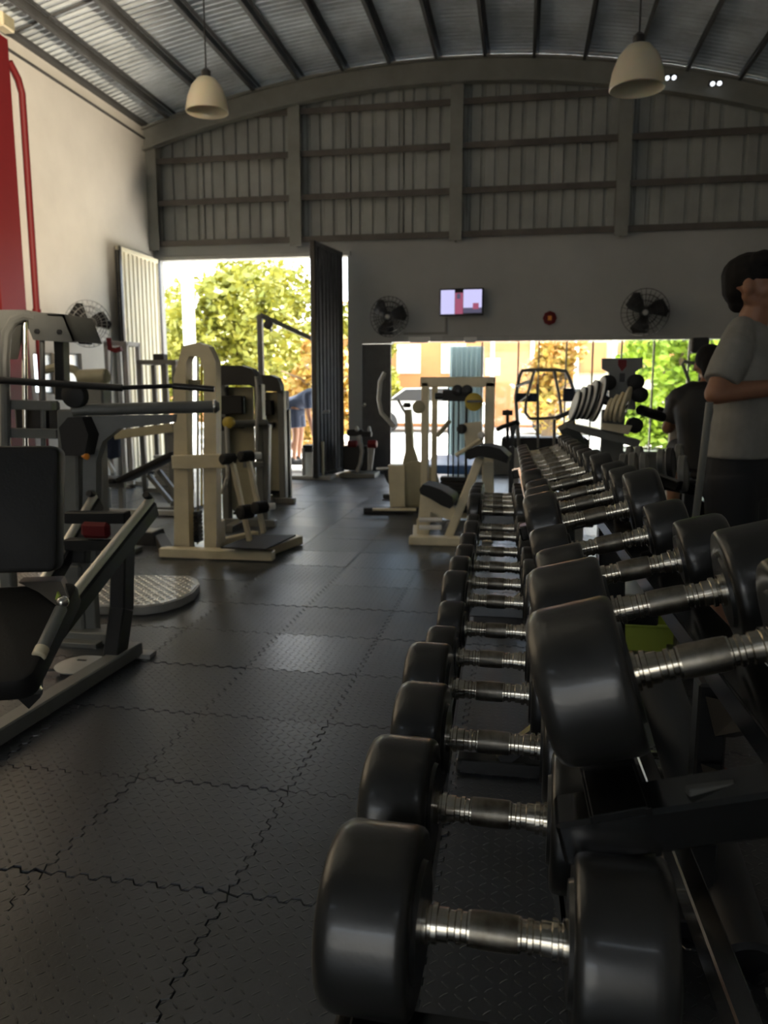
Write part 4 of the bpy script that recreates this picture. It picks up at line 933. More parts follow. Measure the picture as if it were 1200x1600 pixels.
MB().path([A(170, 528, 8.8), A(172, 545, 8.8), A(180, 548, 8.8), A(190, 545, 8.8)], .03, 8).build('strap', M['red'], t)
bg = thing('hanging_bag', 'black training bag with red detail hanging by the pale frames', 'bag', A(172, 700, 8.2))
MB().lathe([(.03, 0), (.11, .02), (.12, .2), (.11, .46), (.06, .5)], A(173, 717, 8.2), (0, 0, 1), 20).build('bag', M['navy'], bg)
MB().lathe([(.03, 0), (.07, .01), (.05, .06)], A(173, 672, 8.2), (0, 0, 1), 14).build('cap', M['red'], bg); MB().tube(A(173, 668, 8.2), A(174, 540, 8.9), .006).build('strap', M['matte'], bg)
MB().beam(A(154, 695, 8.1), A(178, 738, 8.1), .04, .04).build('brace', M['white'], bg)
# incline bench
ib = thing('incline_bench', 'grey incline bench with long black pad between leg press and cream machine', 'bench', A(215, 785, 7.2) * V((1, 1, 0)))
a, b_ = A(192, 750, 7.1), A(278, 708, 6.9); pad('back_pad', (a + b_) / 2, b_ - a, (.1, 1, 0), (b_ - a).length, .26, .055, M['vinyl'], ib)
a2, b2 = A(148, 748, 7.1), A(190, 750, 7.1); pad('seat_pad', (a2 + b2) / 2, b2 - a2, (.1, 1, 0), (b2 - a2).length, .26, .05, M['vinyl'], ib)
MB().beam(A(160, 757, 7.1), A(196, 757, 7.1), .06, .06).build('frame', M['grey'], ib)
for x in (167, 190): q = A(x, 758, 7.1); MB().beam(q, (q.x, q.y, 0), .05, .06, (0, 1, 0)).build('leg', M['grey'], ib)
for (x0, y0, x1, y1) in ((232, 742, 268, 785), (248, 735, 284, 782)): MB().beam(A(x0, y0, 7.0), A(x1, y1, 7.0), .04, .05, (0, 1, 0)).build('brace', M['grey'], ib)
MB().beam((A(150, 790, 7).x, 7.05, .03), (A(290, 790, 7).x, 7.05, .03), .07, .05).build('base_beam', M['lgrey'], ib)
ub = thing('flat_bench', 'grey steel beam machine with sloping arm above the incline bench', 'exercise machine', A(230, 700, 7.6) * V((1, 1, 0)))
MB().beam(A(180, 680, 7.5), A(272, 668, 7.4), .05, .09).build('arm', M['creamd'], ub)
q = A(268, 670, 7.45); MB().beam(q, (q.x, q.y, 0), .07, .07, (0, 1, 0)).build('post', M['grey'], ub); MB().box((q.x, q.y, .02), (.5, .3, .04)).build('foot', M['grey'], ub)
fb = thing('rubber_block', 'small dark rubber block on the floor left of the cream machine', 'block', AZ(222, 852))
q = AZ(222, 852); MB().poly([(q.x - .12, q.y, .0), (q.x + .12, q.y, 0), (q.x + .09, q.y, .10), (q.x - .09, q.y, .10)], (0, .2, 0)).build('block', M['matte'], fb)
MB().box((q.x, q.y + .1, .103), (.16, .16, .008)).build('top_pad', M['lgrey'], fb)
# dark seats under the guide rails, far left
# ------------------------------------------------------------ centre background
eb = thing('spin_bike', 'exercise bike with red flywheel covers against the back wall pier', 'exercise bike', A(565, 740, 10.7) * V((1, 1, 0)))
Ye = 10.7
for x in (551, 582): MB().tube(A(x - 7, 694, Ye), A(x + 7, 694, Ye), .055, 18).build('red_roller', M['red'], eb)
MB().box(A(555, 676, Ye), (.22, .1, .09)).box(A(573, 678, Ye), (.14, .1, .07)).build('console', M['matte'], eb)
for x in (558, 577): MB().lathe([(.02, 0), (.03, .02), (.015, .07)], A(x, 674, Ye - .08), (0, 0, 1), 12).build('grip', M['skin'] if False else M['lgrey'], eb)
MB().path([A(561, 680, Ye - .05), A(566, 705, Ye - .05), A(563, 725, Ye - .05), A(558, 737, Ye - .05)], .03, 8).build('frame_tube', M['lgrey'], eb)
for x in (578, 583): MB().beam(A(x, 700, Ye), A(x - 4, 735, Ye), .04, .04, (0, 1, 0)).build('leg', M['lgrey'], eb)
MB().box(A(557, 715, Ye + .06), (.34, .2, .34)).build('body', M['matte'], eb)
q = A(562, 740, Ye); MB().box((q.x, Ye, .03), (.5, .4, .06)).build('base', M['grey'], eb)
el = thing('elliptical', 'pale olive elliptical trainer with curved handlebar beside the dark door', 'elliptical trainer', A(615, 800, 7.6) * V((1, 1, 0)))
Yl = 7.7
MB().path(P3([(601, 582), (594, 596), (592, 625), (596, 645), (608, 658), (616, 668)], Yl), .022, 8).build('handlebar', M['lgrey'], el)
MB().path(P3([(622, 625), (630, 640), (637, 650), (637, 720)], Yl + .2), .014, 8).build('handlebar', M['lgrey'], el)
MB().poly(P3([(632, 640), (641, 640), (645, 700), (655, 730), (655, 790), (625, 790), (626, 735), (633, 705)], Yl + .15), (0, .12, 0)).build('mast', M['creamd'], el)
MB().lathe([(.03, 0), (.045, .02), (.03, .05)], A(636, 637, Yl + .15), (0, 0, 1), 12).build('top_knob', M['black'], el)
MB().poly(P3([(606, 727), (632, 727), (632, 800), (610, 800)], Yl), (0, .20, 0)).build('front_housing', M['cream'], el)
MB().tube(A(588, 733, Yl), A(608, 732, Yl), .02).build('pedal_bar', M['steel'], el)
MB().poly(P3([(598, 735), (610, 733), (610, 760), (604, 752)], Yl + .02), (0, .05, 0)).build('link', M['black'], el)
MB().lathe([(.22, 0), (.24, .01), (.24, .06), (.22, .07)], A(650, 757, Yl + .1), (0, -1, 0), 28).build('flywheel_cover', M['creamd'], el)
MB().beam(AZ(568, 797, .03), AZ(658, 797, .03), .08, .05).build('base_beam', M['matte'], el); MB().beam(AZ(582, 796, .065), AZ(650, 796, .065), .06, .02).build('base_beam', M['cream'], el)
MB().beam(AZ(600, 775, .03), AZ(640, 778, .03), .07, .05).build('base_beam', M['matte'], el)
# cream pulley frame with curl bench
pf = thing('pulley_station', 'cream rectangular pulley frame with black cables in front of the shopfront', 'exercise machine', A(715, 780, 7.2) * V((1, 1, 0)))
Yp = 7.2
def zpt(x, Y): return A(x, 700, Y).x
xl, xr, zt = zpt(664, Yp), zpt(764, Yp), A(700, 597, Yp).z
for x in (xl, xr): MB().box((x, Yp, zt / 2), (.065 if x == xl else .085, .08, zt)).build('upright', M['cream'], pf)
MB().box((zpt(674, Yp + .1), Yp + .35, zt / 2), (.05, .06, zt)).build('upright', M['cream'], pf)
MB().box(((xl + xr) / 2, Yp, zt), (xr - xl + .09, .08, .09)).build('top_beam', M['cream'], pf)
MB().box(((xl + xr) / 2, Yp + .35, zt), (xr - xl, .06, .06)).build('top_beam', M['cream'], pf)
for x in (xl, xr): MB().box((x, Yp + .18, .03), (.08, .9, .06)).build('base_beam', M['cream'], pf)
MB().box(((xl + xr) / 2, Yp + .1, .05), (xr - xl, .08, .06)).build('base_beam', M['cream'], pf)
for x in (701, 709, 717, 729): MB().tube(A(x, 603, Yp + .05), (zpt(x, Yp + .05), Yp + .05, .1), .007 if x != 729 else .012).build('cable', M['black'], pf)
MB().box(A(713, 618, Yp + .02), (.24, .08, .10)).build('pulley_carriage', M['matte'], pf)
MB().tube(A(680, 619, Yp), A(692, 619, Yp), .03).build('knob', M['black'], pf)
for x in (715, 730): MB().lathe([(.02, 0), (.05, .01), (.05, .03), (.02, .04)], A(x, 610, Yp - .02), (0, -1, 0), 18).build('pulley', M['black'], pf)
MB().lathe([(.05, 0), (.08, .01), (.08, .05), (.05, .06)], A(741, 628, Yp - .06), (0, -1, 0), 24).build('round_badge', M['yellow'], pf, label='yellow black round badge')
MB().box(A(741, 627, Yp - .14), (.13, .02, .02)).build('badge_bar', M['black'], pf)
MB().lathe([(.03, 0), (.06, .01), (.06, .04), (.03, .05)], A(655, 636, Yp), (0, -1, 0), 16).build('side_disc', M['creamd'], pf)
for k in range(8): MB().box((zpt(711, Yp + .05), Yp + .06, .1 + .042 * k), (.26, .12, .036), b=.004).build('weight_plate', M['matte'], pf)
MB().tube(A(683, 682, Yp - .1), A(703, 657, Yp - .1), .02).build('lever', M['creamd'], pf)
MB().beam(A(738, 660, Yp - .05), A(742, 700, Yp - .05), .16, .05, (0, 1, 0)).build('front_plate', M['cream'], pf)
MB().tube(A(712, 712, Yp - .2), A(755, 684, Yp - .2), .018).build('pull_bar', M['cream'], pf)
MB().lathe([(.02, 0), (.032, .01), (.032, .03), (.02, .04)], A(752, 680, Yp - .25), (0, -1, 0), 16).build('bar_end', M['white'], pf)
MB().lathe([(.02, 0), (.045, .01), (.045, .05), (.02, .06)], A(722, 670, Yp - .1), (0, -1, 0), 16).build('hub', M['matte'], pf)
cb = thing('curl_bench', 'cream curl bench with two black pads beside the near pulley frame', 'bench', A(690, 845, 6.2) * V((1, 1, 0)))
Yb = 6.2
a, b_ = A(727, 706, Yb), A(795, 712, Yb)
cc = (a + b_) / 2; rings = []
m = MB(); pts = P3([(728, 716), (730, 703), (745, 697), (763, 697), (782, 702), (795, 714), (792, 724), (775, 718), (750, 713), (735, 718)], Yb - .12)
m.poly(pts, (.02, .30, 0)).build('arm_pad', M['vinyl'], cb, smooth=60)
m = MB(); m.poly(P3([(655, 765), (660, 757), (672, 759), (690, 766), (707, 777), (708, 786), (703, 795), (690, 790), (672, 779), (657, 772)], Yb - .12), (.02, .28, 0)).build('seat_pad', M['vinyl'], cb, smooth=60)
MB().beam(A(750, 716, Yb), A(697, 848, Yb), .07, .07, (0, 1, 0)).build('sloping_post', M['cream'], cb)
MB().poly(P3([(657, 770), (668, 778), (712, 792), (722, 805), (716, 815), (700, 812), (673, 800), (668, 845), (650, 845)], Yb), (0, .06, 0)).build('seat_frame', M['cream'], cb)
MB().beam(AZ(640, 843, .035), AZ(725, 846, .035), .10, .07).build('base_beam', M['cream'], cb)
MB().beam(AZ(652, 825, .03), AZ(652, 846, .03), .07, .06).build('base_beam', M['cream'], cb)
for y in (812, 824): MB().tube(A(655, y, Yb - .05), A(690, y, Yb - .05), .02).build('rung', M['white'], cb)
MB().beam(A(762, 722, Yb + .1), A(763, 775, Yb + .1), .09, .08, (0, 1, 0)).build('post', M['cream'], cb)
q = A(763, 775, Yb + .1); MB().beam(q, (q.x, q.y, 0), .09, .08, (0, 1, 0)).build('leg', M['cream'], cb)
fbn = thing('blue_bench', 'blue topped bench seen through the cream pulley frame', 'bench', A(705, 745, 9.2) * V((1, 1, 0)))
q = A(706, 725, 9.2); pad('bench_pad', q, (1, 0, 0), (0, 1, .05), .55, .9, .10, M['bluepad'], fbn)
for dx in (-.2, .2): MB().box((q.x + dx, 9.1, q.z / 2 - .03), (.06, .06, q.z - .06)).build('leg', M['lgrey'], fbn)
MB().box((q.x, 9.1, .03), (.55, .06, .05)).build('foot', M['matte'], fbn)
# black handled bike
bk = thing('upright_bike', 'black exercise bike handle and post right of the cream frame', 'exercise bike', A(797, 720, 7.8) * V((1, 1, 0)))
MB().path(P3([(776, 672), (785, 667), (797, 663), (806, 659), (811, 664)], 7.8), .022, 8).build('handlebar', M['black'], bk)
MB().poly(P3([(796, 664), (808, 662), (804, 680), (802, 700), (799, 700), (798, 684)], 7.8), (0, .08, 0)).build('stem', M['black'], bk)
q = A(800, 698, 7.84); MB().beam(q, (q.x, q.y, 0), .05, .06, (0, 1, 0)).build('post', M['black'], bk); MB().box((q.x, q.y, .03), (.5, .16, .06)).build('base', M['matte'], bk)
MB().tube(A(793, 640, 7.9), A(793, 690, 7.9), .016).build('console_post', M['matte'], bk); MB().box(A(793, 645, 7.9), (.10, .04, .05)).build('console', M['matte'], bk)
# two tube-framed machines behind
def hoop(nm, Y, pts, r, m, parent): return MB().path(P3(pts, Y), r, 8).build(nm, m, parent)
hf = thing('chest_press', 'tube framed chest press with wide hoop top before the shopfront glass', 'exercise machine', A(845, 700, 9.4) * V((1, 1, 0)))
hoop('hoop', 9.4, [(811, 700), (806, 620), (811, 590), (816, 579), (828, 578), (870, 578), (884, 580), (890, 592), (897, 612), (895, 700)], .022, M['grey'], hf)
hoop('inner_hoop', 9.3, [(835, 579), (829, 600), (822, 625), (821, 645), (828, 654), (850, 654), (868, 652), (877, 645), (873, 615), (870, 600), (866, 580)], .018, M['grey'], hf)
MB().tube(A(840, 600, 9.35), A(841, 700, 9.35), .016).build('post', M['grey'], hf); MB().tube(A(866, 655, 9.35), A(866, 705, 9.35), .02).build('post', M['grey'], hf)
MB().box(A(822, 621, 9.35), (.24, .10, .10)).build('pad', M['navy'], hf); MB().box(A(888, 617, 9.35), (.12, .10, .15)).build('pad', M['navy'], hf)
MB().beam(A(868, 654, 9.2), A(892, 643, 9.2), .06, .05).build('seat_arm', M['black'], hf)
MB().tube(A(806, 604, 9.3), A(828, 596, 9.3), .02).tube(A(812, 628, 9.3), A(828, 616, 9.3), .015).build('handle', M['steel'], hf)
MB().box(A(850, 697, 9.6), (1.0, .4, .22)).build('lower_shroud', M['matte'], hf)
for x in (808, 893): q = A(x, 700, 9.4); MB().beam(q, (q.x, q.y, 0), .06, .06, (0, 1, 0)).build('leg', M['lgrey'], hf)
# ------------------------------------------------------------ plate tree
pt = thing('plate_tree', 'grey steel plate storage stand with red emblem on its head plate', 'rack', A(962, 720, 4.8) * V((1, 1, 0)))
Yt = 4.8
MB().poly(P3([(941, 560), (1004, 559), (1004, 574), (993, 581), (993, 640), (952, 640), (952, 582), (941, 576)], Yt), (0, .05, 0)).build('head_plate', M['grey'], pt)
MB().poly(P3([(966, 562), (979, 562), (979, 572), (972, 580), (966, 571)], Yt - .012), (0, .012, 0)).build('emblem', M['red'], pt, label='red shield emblem')
MB().box(A(972, 590, Yt - .003), (.03, .008, .05)).build('slot', M['black'], pt)
MB().beam(A(958, 640, Yt + .03), (A(958, 700, Yt).x, Yt + .03, .0), .13, .06, (0, 1, 0)).build('column', M['grey'], pt)
MB().poly(P3([(884, 661), (920, 668), (1000, 688), (997, 700), (920, 680), (885, 668)], Yt - .12), (0, .20, 0)).build('tray', M['grey'], pt)
MB().poly(P3([(942, 661), (988, 665), (982, 679), (941, 671)], Yt - .20), (0, .02, 0)).build('label_plate', M['cream'], pt)
MB().box((A(958, 700, Yt).x, Yt, .03), (.6, .5, .06)).build('base', M['grey'], pt)
for x, y in ((951, 598), (995, 597), (1001, 617), (993, 665)): MB().lathe([(.02, 0), (.045, .01), (.045, .10), (.02, .11)], A(x, y, Yt - .08), (0, 1, 0), 18).build('bumper', M['vinyl'], pt)
MB().tube(A(935, 622, Yt - .2), A(980, 636, Yt - .2), .025).build('peg', M['black'], pt)
MB().tube(A(1000, 640, Yt), A(1035, 652, Yt + .2), .03).build('peg', M['black'], pt)
MB().beam(A(884, 663, Yt - .1), A(905, 700, Yt), .10, .05, (0, 1, 0)).build('side_leg', M['grey'], pt)
q = A(900, 700, Yt); MB().beam(q, (q.x, q.y, 0), .12, .05, (0, 1, 0)).build('side_leg', M['grey'], pt)
tr = [(899, 634, .085), (907, 630, .095), (915, 628, .10), (924, 625, .115), (935, 624, .13)]
tn = ['leftmost and smallest', 'second from the left', 'middle one', 'fourth from the left', 'largest, nearest the stand']
for i, (x, y, r) in enumerate(tr):
    c = A(x, y, Yt - .12); p = thing('tree_plate', 'thin pale rimmed plate in the left slots of the plate stand, ' + tn[i], 'weight plate', c, 'plates left on the stand'); d = V((.93, .1, -.25)).normalized()
    MB().lathe([(.022, -.008), (r * .85, -.008), (r * .9, -.012), (r, -.010), (r, .010), (r * .9, .012), (r * .85, .008), (.022, .008)], c, d, 32).build('disc', M['matte'], p)
    MB().lathe([(r * .9, -.013), (r * 1.005, -.011), (r * 1.005, -.004), (r * .9, -.006)], c, d, 32).build('rim', M['white'], p)
tr2 = [(951, 640, .065), (959, 637, .075), (967, 636, .085), (977, 632, .10)]
tn2 = ['leftmost small', 'second small', 'third', 'rightmost and largest']
for i, (x, y, r) in enumerate(tr2):
    c = A(x, y, Yt - .28); p = thing('tree_plate', 'cream faced plate leaning on the front peg of the plate stand, ' + tn2[i], 'weight plate', c, 'plates on the front peg'); d = V((.93, -.26, -.24)).normalized()
    MB().lathe([(.02, -.008), (r * .9, -.009), (r, -.006), (r, .006), (r * .9, .009), (.02, .008)], c, d, 32).build('disc', M['cream'], p)
    MB().lathe([(.018, -.011), (.028, -.011), (.028, .011), (.018, .011)], c, d, 16).build('hub', M['steel'], p)

# ------------------------------------------------------------ people
def vox(o, s, sm=4):
    r = o.modifiers.new('remesh', 'REMESH'); r.mode = 'VOXEL'; r.voxel_size = s; r.use_smooth_shade = True
    k = o.modifiers.new('smooth', 'SMOOTH'); k.iterations = sm; k.factor = .5
    return o
def hand(m, wr, d, n, side, s=1.0, curl=.5):
    """palm and five fingers; d = pointing direction, n = back of the hand normal, side = thumb direction"""
    d, n, side = V(d).normalized(), V(n).normalized(), V(side).normalized(); wr = V(wr)
    m.limb(wr, wr + d * .03 * s, .026 * s, .027 * s)
    for k in range(4):
        off = (1.5 - k) * .019 * s; L = (.074, .082, .076, .060)[k] * s
        b = wr + d * .085 * s + side * off; m.limb(wr + d * .02 * s + side * off * .6, b, .015 * s, .0125 * s, 10)
        p = b; dd = d
        for j, l in enumerate((.45, .32, .23)):
            dd = (dd * math.cos(curl) - n * math.sin(curl)).normalized(); q = p + dd * L * l; m.limb(p, q, (.0100, .0092, .0085)[j] * s, (.0094, .0087, .0075)[j] * s, 10); p = q
    b = wr + side * .022 * s + d * .02 * s; q = b + (side * .7 + d * .75 - n * .2).normalized() * .04 * s; m.limb(b, q, .0135 * s, .0115 * s, 10)
    m.limb(q, q + (d * .9 + side * .15 - n * .3).normalized() * .032 * s, .011 * s, .009 * s, 10)
def person(base, face, lab, S=1.0, shirt='shirt', shorts='shorts', voxs=.007, arms='phone', bend=0):
    """standing figure; face = heading on the floor"""
    base = V(base); f = V((face[0], face[1], 0)).normalized(); l = V((-f.y, f.x, 0)); up = V((0, 0, 1))
    root = thing('person', lab, 'person', base)
    def W(a, b_, c):                                     # forward, left, height
        if bend and c > .95:
            q = c - .95; ca_, sa_ = math.cos(bend), math.sin(bend); a, c = a * ca_ + q * sa_ - .12, .95 + q * ca_ - a * sa_
        return base + (f * a + l * b_ + up * c) * S
    def D(a, b_, c): return (W(a, b_, 1.2 + c) - W(0, 0, 1.2))
    m = MB()
    def ring(a, c, wd, dp, b_=0): return (W(a, b_, c), W(a, b_ + 1, c).__sub__(W(a, b_, c)) * wd, (W(a + .01, b_, c) - W(a, b_, c)) * 100 * dp)
    m.loft([ring(-.01, .84, .13, .10), ring(-.01, .92, .165, .115), ring(0, 1.02, .15, .105), ring(.01, 1.15, .155, .108), ring(.01, 1.27, .18, .118), ring(0, 1.37, .175, .105), ring(-.01, 1.43, .12, .08), ring(-.01, 1.47, .06, .06)])
    m.limb(W(-.01, 0, 1.42), W(.02, 0, 1.56), .062, .056)
    for s in (-1, 1): m.limb(W(-.02, s * .05, 1.475), W(-.01, s * .17, 1.395), .048, .050)
    # head: skull, jaw, nose, ears, brow, lips
    tn_ = .0
    m.limb(W(.015, 0, 1.66), W(.02, 0, 1.675), .084, .082); m.limb(W(-.02, 0, 1.665), W(-.025, 0, 1.67), .082, .08)
    m.limb(W(.02, 0, 1.615), W(.050, 0, 1.585), .066, .048); m.limb(W(.066, 0, 1.578), W(.074, 0, 1.572), .030, .024); m.limb(W(.045, 0, 1.655), W(.050, 0, 1.63), .068, .064)
    for s in (-1, 1): m.limb(W(.060, s * .035, 1.635), W(.045, s * .045, 1.62), .034, .030); m.limb(W(.0, s * .055, 1.60), W(.055, s * .030, 1.575), .024, .022)
    m.limb(W(.106, 0, 1.662), W(.124, 0, 1.632), .009, .0125); m.limb(W(.112, -.012, 1.628), W(.112, .012, 1.628), .009, .009)
    m.limb(W(.096, -.035, 1.677), W(.096, .035, 1.677), .012, .012); m.limb(W(.104, -.020, 1.604), W(.104, .020, 1.604), .008, .008); m.limb(W(.102, -.017, 1.593), W(.102, .017, 1.593), .0085, .0085)
    for s in (-1, 1):
        m.ell(W(.0, s * .086, 1.640), (.020, .016, .034), Matrix((f, l, up)).transposed()); m.limb(W(-.002, s * .086, 1.66), W(.004, s * .084, 1.63), .010, .007)
        # legs
        st = .10 * s * .0
        m.limb(W(-.01 + st, s * .095, .90), W(.02 + st, s * .105, .50), .088, .056); m.limb(W(.02 + st, s * .105, .50), W(-.02 + st, s * .11, .09), .055, .036)
        m.limb(W(-.005, s * .105, .36), W(-.03, s * .11, .30), .052, .05)
        m.limb(W(-.05, s * .11, .045), W(.10, s * .125, .035), .042, .036); m.limb(W(.10, s * .125, .035), W(.17, s * .13, .028), .038, .026)
        if arms == 'phone':
            sh, elb, wr = W(-.01, s * .20, 1.385), W(-.05, s * .285, 1.225), W(.20, s * .13, 1.255)
            m.limb(sh, elb, .054, .042); m.limb(elb, wr, .043, .027)
            d = (wr - elb).normalized(); hand(m, wr, (f * .75 + l * -s * .35 + up * .25), (-up * .3 + l * s + f * .2), (up * .9 - f * .1), S, .45)
        elif arms == 'down':
            sh, elb, wr = W(0, s * .20, 1.37), W(.22, s * .22, 1.20), W(.36, s * .20, .95)
            if bend: elb = sh + V((0, 0, -.29)) + f * .02; wr = elb + V((0, 0, -.25)) + f * .06
            m.limb(sh, elb, .05, .04); m.limb(elb, wr, .04, .027); hand(m, wr, V((0, 0, -1)) + f * .2, l * s, f, S, .5)
    vox(m.build('body', M['skin'], root, smooth=0), voxs)
    # eyes
    for s in (-1, 1):
        MB().ell(W(.093, s * .032, 1.655), (.014, .014, .007)).build('eye', M['white'], root); MB().ell(W(.1035, s * .032, 1.654), (.005, .005, .005)).build('iris', M['hair'], root)
        MB().limb(W(.110, s * .016, 1.680), W(.100, s * .048, 1.682), .0045, .003).build('eyebrow', M['hair'], root)
    # hair
    h = MB(); h.limb(W(-.015, 0, 1.690), W(.015, 0, 1.693), .093, .088); h.limb(W(-.040, 0, 1.69), W(-.043, 0, 1.645), .082, .074); h.limb(W(-.043, 0, 1.645), W(-.045, 0, 1.59), .074, .045)
    for i in range(22):
        a = -1.5 + 3.0 * (i % 11) / 10; b_ = i // 11; h.limb(W(.055 - .035 * b_, .062 * math.sin(a), 1.738 + .020 * math.cos(a)), W(.080 - .04 * b_, .066 * math.sin(a), 1.742 + .020 * math.cos(a) + .004 * ((i * 7) % 3)), .026, .018, 8)
    for s in (-1, 1): h.limb(W(-.005, s * .078, 1.70), W(.012, s * .083, 1.665), .018, .008)
    vox(h.build('hair', M['hair'], root, smooth=0), max(.006, voxs * .8), 2)
    # shirt
    t = MB()
    t.loft([ring(-.01, .965, .190, .142), ring(0, .99, .188, .142), ring(.01, 1.04, .180, .136), ring(.015, 1.15, .176, .128), ring(.015, 1.27, .204, .138), ring(0, 1.37, .200, .126), ring(-.01, 1.43, .155, .100), ring(-.012, 1.475, .095, .082), ring(-.010, 1.50, .074, .072), ring(-.008, 1.51, .070, .068)])
    for s in (-1, 1): t.limb(W(-.02, s * .05, 1.475), W(-.01, s * .175, 1.395), .056, .066)
    for s in (-1, 1):
        if arms == 'phone': sh, elb = W(-.01, s * .20, 1.385), W(-.05, s * .285, 1.225)
        else: sh = W(0, s * .19, 1.37); elb = (sh + V((0, 0, -.27)) + f * .02) if bend else W(.22, s * .22, 1.2)
        e2 = sh.lerp(elb, .74); t.limb(sh, sh + (e2 - sh) * .2, .068, .068); t.lathe([(.05, -.03), (.068, 0), (.070, (e2 - sh).length * .5), (.066, (e2 - sh).length)], sh, e2 - sh, 22)
    so = vox(t.build('shirt', M[shirt], root, smooth=0), voxs, 3)
    sh_ = MB(); sh_.loft([ring(-.01, .80, .185, .138), ring(-.01, .90, .184, .138), ring(-.01, 1.0, .172, .130)])
    for s in (-1, 1): p0, p1 = W(-.01, s * .095, .86), W(.012, s * .108, .60); sh_.lathe([(.10, -.03), (.104, 0), (.098, (p1 - p0).length)], p0, p1 - p0, 24)
    vox(sh_.build('shorts', M[shorts], root, smooth=0), voxs, 3)
    for s in (-1, 1):
        k = MB(); k.limb(W(-.05, s * .11, .04), W(.10, s * .125, .04), .050, .045); k.limb(W(.10, s * .125, .038), W(.18, s * .13, .032), .045, .033); k.limb(W(-.03, s * .11, .09), W(-.03, s * .11, .05), .045, .05)
        vox(k.build('shoe', M['white'] if arms == 'phone' else M['matte'], root, smooth=0), .008)
    return root, W, f, l
mb_ = A(1158, 700, 3.42)
pr, W, f, l = person((mb_.x + .0, 3.42, 0), (.90, -.42), 'dark haired man in grey t-shirt and black shorts standing, looking down at his hands', .985, voxs=.0065)
MB().lathe([(.030, 0), (.033, .002), (.033, .010), (.030, .012)], W(.170, -.149, 1.249), W(.20, -.13, 1.255) - W(-.05, -.285, 1.225), 20).build('bracelet', M['red'], pr)
q = A(470, 742, 12.3)
person((q.x - .05, 12.3, 0), (1, -.1), 'person in dark blue shirt bending forward outside the tall doorway', .98, 'navy', 'navy', .014, 'down', bend=1.15)
# rider on exercise bike at the right
cbk = thing('cardio_bike', 'black exercise bike with red lit display near the standing man', 'exercise bike', A(1062, 740, 5.4) * V((1, 1, 0)))
Yr = 5.4
MB().poly(P3([(1042, 622), (1046, 618), (1066, 618), (1070, 624), (1072, 650), (1068, 662), (1044, 662), (1041, 650)], Yr), (0, .07, 0)).build('console', M['matte'], cbk)
MB().box(A(1057, 627, Yr - .005), (.095, .012, .028)).build('display', M['led'], cbk)
q = A(1055, 660, Yr + .05); MB().beam(q, (q.x, q.y, 0), .07, .07, (0, 1, 0)).build('mast', M['lgrey'], cbk)
MB().tube(A(1026, 640, Yr + .1), A(1046, 646, Yr + .1), .025).build('handle', M['black'], cbk)
MB().poly([(q.x - .25, Yr + .1, .12), (q.x + .3, Yr + .1, .12), (q.x + .28, Yr + .1, .45), (q.x, Yr + .1, .55), (q.x - .2, Yr + .1, .42)], (0, .14, 0)).build('housing', M['matte'], cbk)
MB().box((q.x, Yr + .1, .03), (.8, .3, .06)).build('base', M['grey'], cbk)
MB().box((q.x + .12, Yr - .42, .72), (.24, .26, .08), b=.03).build('saddle', M['vinyl'], cbk); MB().beam((q.x + .1, Yr - .4, .70), (q.x + .04, Yr + .05, .3), .05, .05).build('seat_post', M['grey'], cbk)
# seated rider, seen from behind
rp_ = V((q.x + .13, Yr - .42, 0)); rd = thing('person', 'person all in black seated on the exercise bike, back to the camera', 'person', rp_)
def R3(a, b_, c): return rp_ + V((a, b_, c))
m = MB(); m.loft([(R3(0, 0, .76), V((.16, 0, 0)), V((0, .12, 0))), (R3(0, .02, .9), V((.165, 0, 0)), V((0, .12, 0))), (R3(0, .08, 1.1), V((.18, 0, 0)), V((0, .12, 0))), (R3(0, .13, 1.22), V((.12, 0, 0)), V((0, .09, 0))), (R3(0, .14, 1.27), V((.055, 0, 0)), V((0, .055, 0)))])
m.limb(R3(0, .14, 1.24), R3(0, .18, 1.30), .052, .05); m.limb(R3(0, .19, 1.37), R3(0, .22, 1.38), .082, .078); m.limb(R3(0, .25, 1.33), R3(0, .27, 1.31), .05, .04); m.ell(R3(-.08, .2, 1.35), (.012, .016, .03)); m.ell(R3(.08, .2, 1.35), (.012, .016, .03)); m.limb(R3(0, .295, 1.36), R3(0, .31, 1.335), .01, .014)
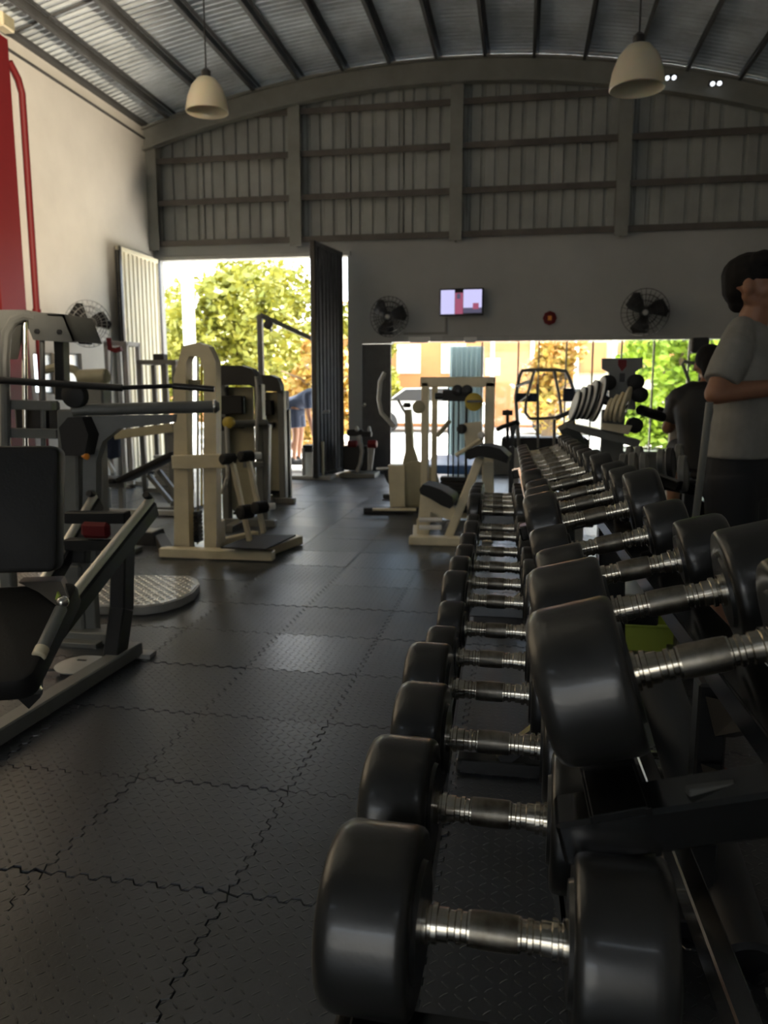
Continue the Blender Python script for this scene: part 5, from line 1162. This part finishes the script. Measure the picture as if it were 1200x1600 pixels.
for s in (-1, 1):
    m.limb(R3(s * .17, .12, 1.17), R3(s * .22, .2, .98), .048, .04); m.limb(R3(s * .22, .2, .98), R3(s * .13, .40, 1.02), .04, .027); hand(m, R3(s * .13, .40, 1.02), (0, 1, .1), (0, 0, 1), (-s, 0, 0), 1, .6)
    m.limb(R3(s * .09, .02, .78), R3(s * .13, .42, .74 - .1 * s), .085, .058); m.limb(R3(s * .13, .42, .74 - .1 * s), R3(s * .13, .38, .30 - .1 * s), .055, .037); m.limb(R3(s * .13, .36, .26 - .1 * s), R3(s * .13, .52, .24 - .1 * s), .04, .03)
vox(m.build('body', M['skin'], rd, smooth=0), .011)
m = MB(); m.loft([(R3(0, 0, .74), V((.19, 0, 0)), V((0, .15, 0))), (R3(0, .02, .9), V((.19, 0, 0)), V((0, .145, 0))), (R3(0, .08, 1.1), V((.215, 0, 0)), V((0, .15, 0))), (R3(0, .13, 1.22), V((.17, 0, 0)), V((0, .12, 0))), (R3(0, .14, 1.265), V((.065, 0, 0)), V((0, .065, 0)))])
for s in (-1, 1): m.limb(R3(s * .1, .12, 1.21), R3(s * .18, .12, 1.16), .06, .068); m.lathe([(.05, -.02), (.068, .0), (.064, .16)], R3(s * .17, .12, 1.17), (s * .05, .08, -.19), 18)
vox(m.build('shirt', M['matte'], rd, smooth=0), .011)
m = MB()
for s in (-1, 1): a, b_ = R3(s * .09, .02, .78), R3(s * .13, .36, .745 - .09 * s); m.lathe([(.10, 0), (.102, .02), (.075, (b_ - a).length)], a, b_ - a, 18)
vox(m.build('shorts', M['matte'], rd, smooth=0), .011)
m = MB(); m.limb(R3(0, .17, 1.40), R3(0, .2, 1.41), .09, .085); m.limb(R3(0, .13, 1.38), R3(0, .13, 1.32), .07, .055); vox(m.build('hair', M['hair'], rd, smooth=0), .010)
# grey machine with cable behind the rider
rt = thing('lat_tower', 'black cable machine head and thin arm between the rider and the man', 'exercise machine', A(1090, 720, 6.2) * V((1, 1, 0)))
MB().box(A(1092, 540, 6.2), (.12, .12, .11)).build('head_box', M['matte'], rt)
q = A(1100, 545, 6.2); MB().beam((q.x, q.y, 0), q, .05, .05, (0, 1, 0)).build('column', M['matte'], rt)
MB().path(P3([(1098, 568), (1082, 567), (1069, 565), (1066, 568), (1073, 585), (1079, 603)], 6.2), .012, 8).build('cable_arm', M['grey'], rt)
MB().box((q.x, q.y, .02), (.4, .5, .04)).build('base', M['matte'], rt)
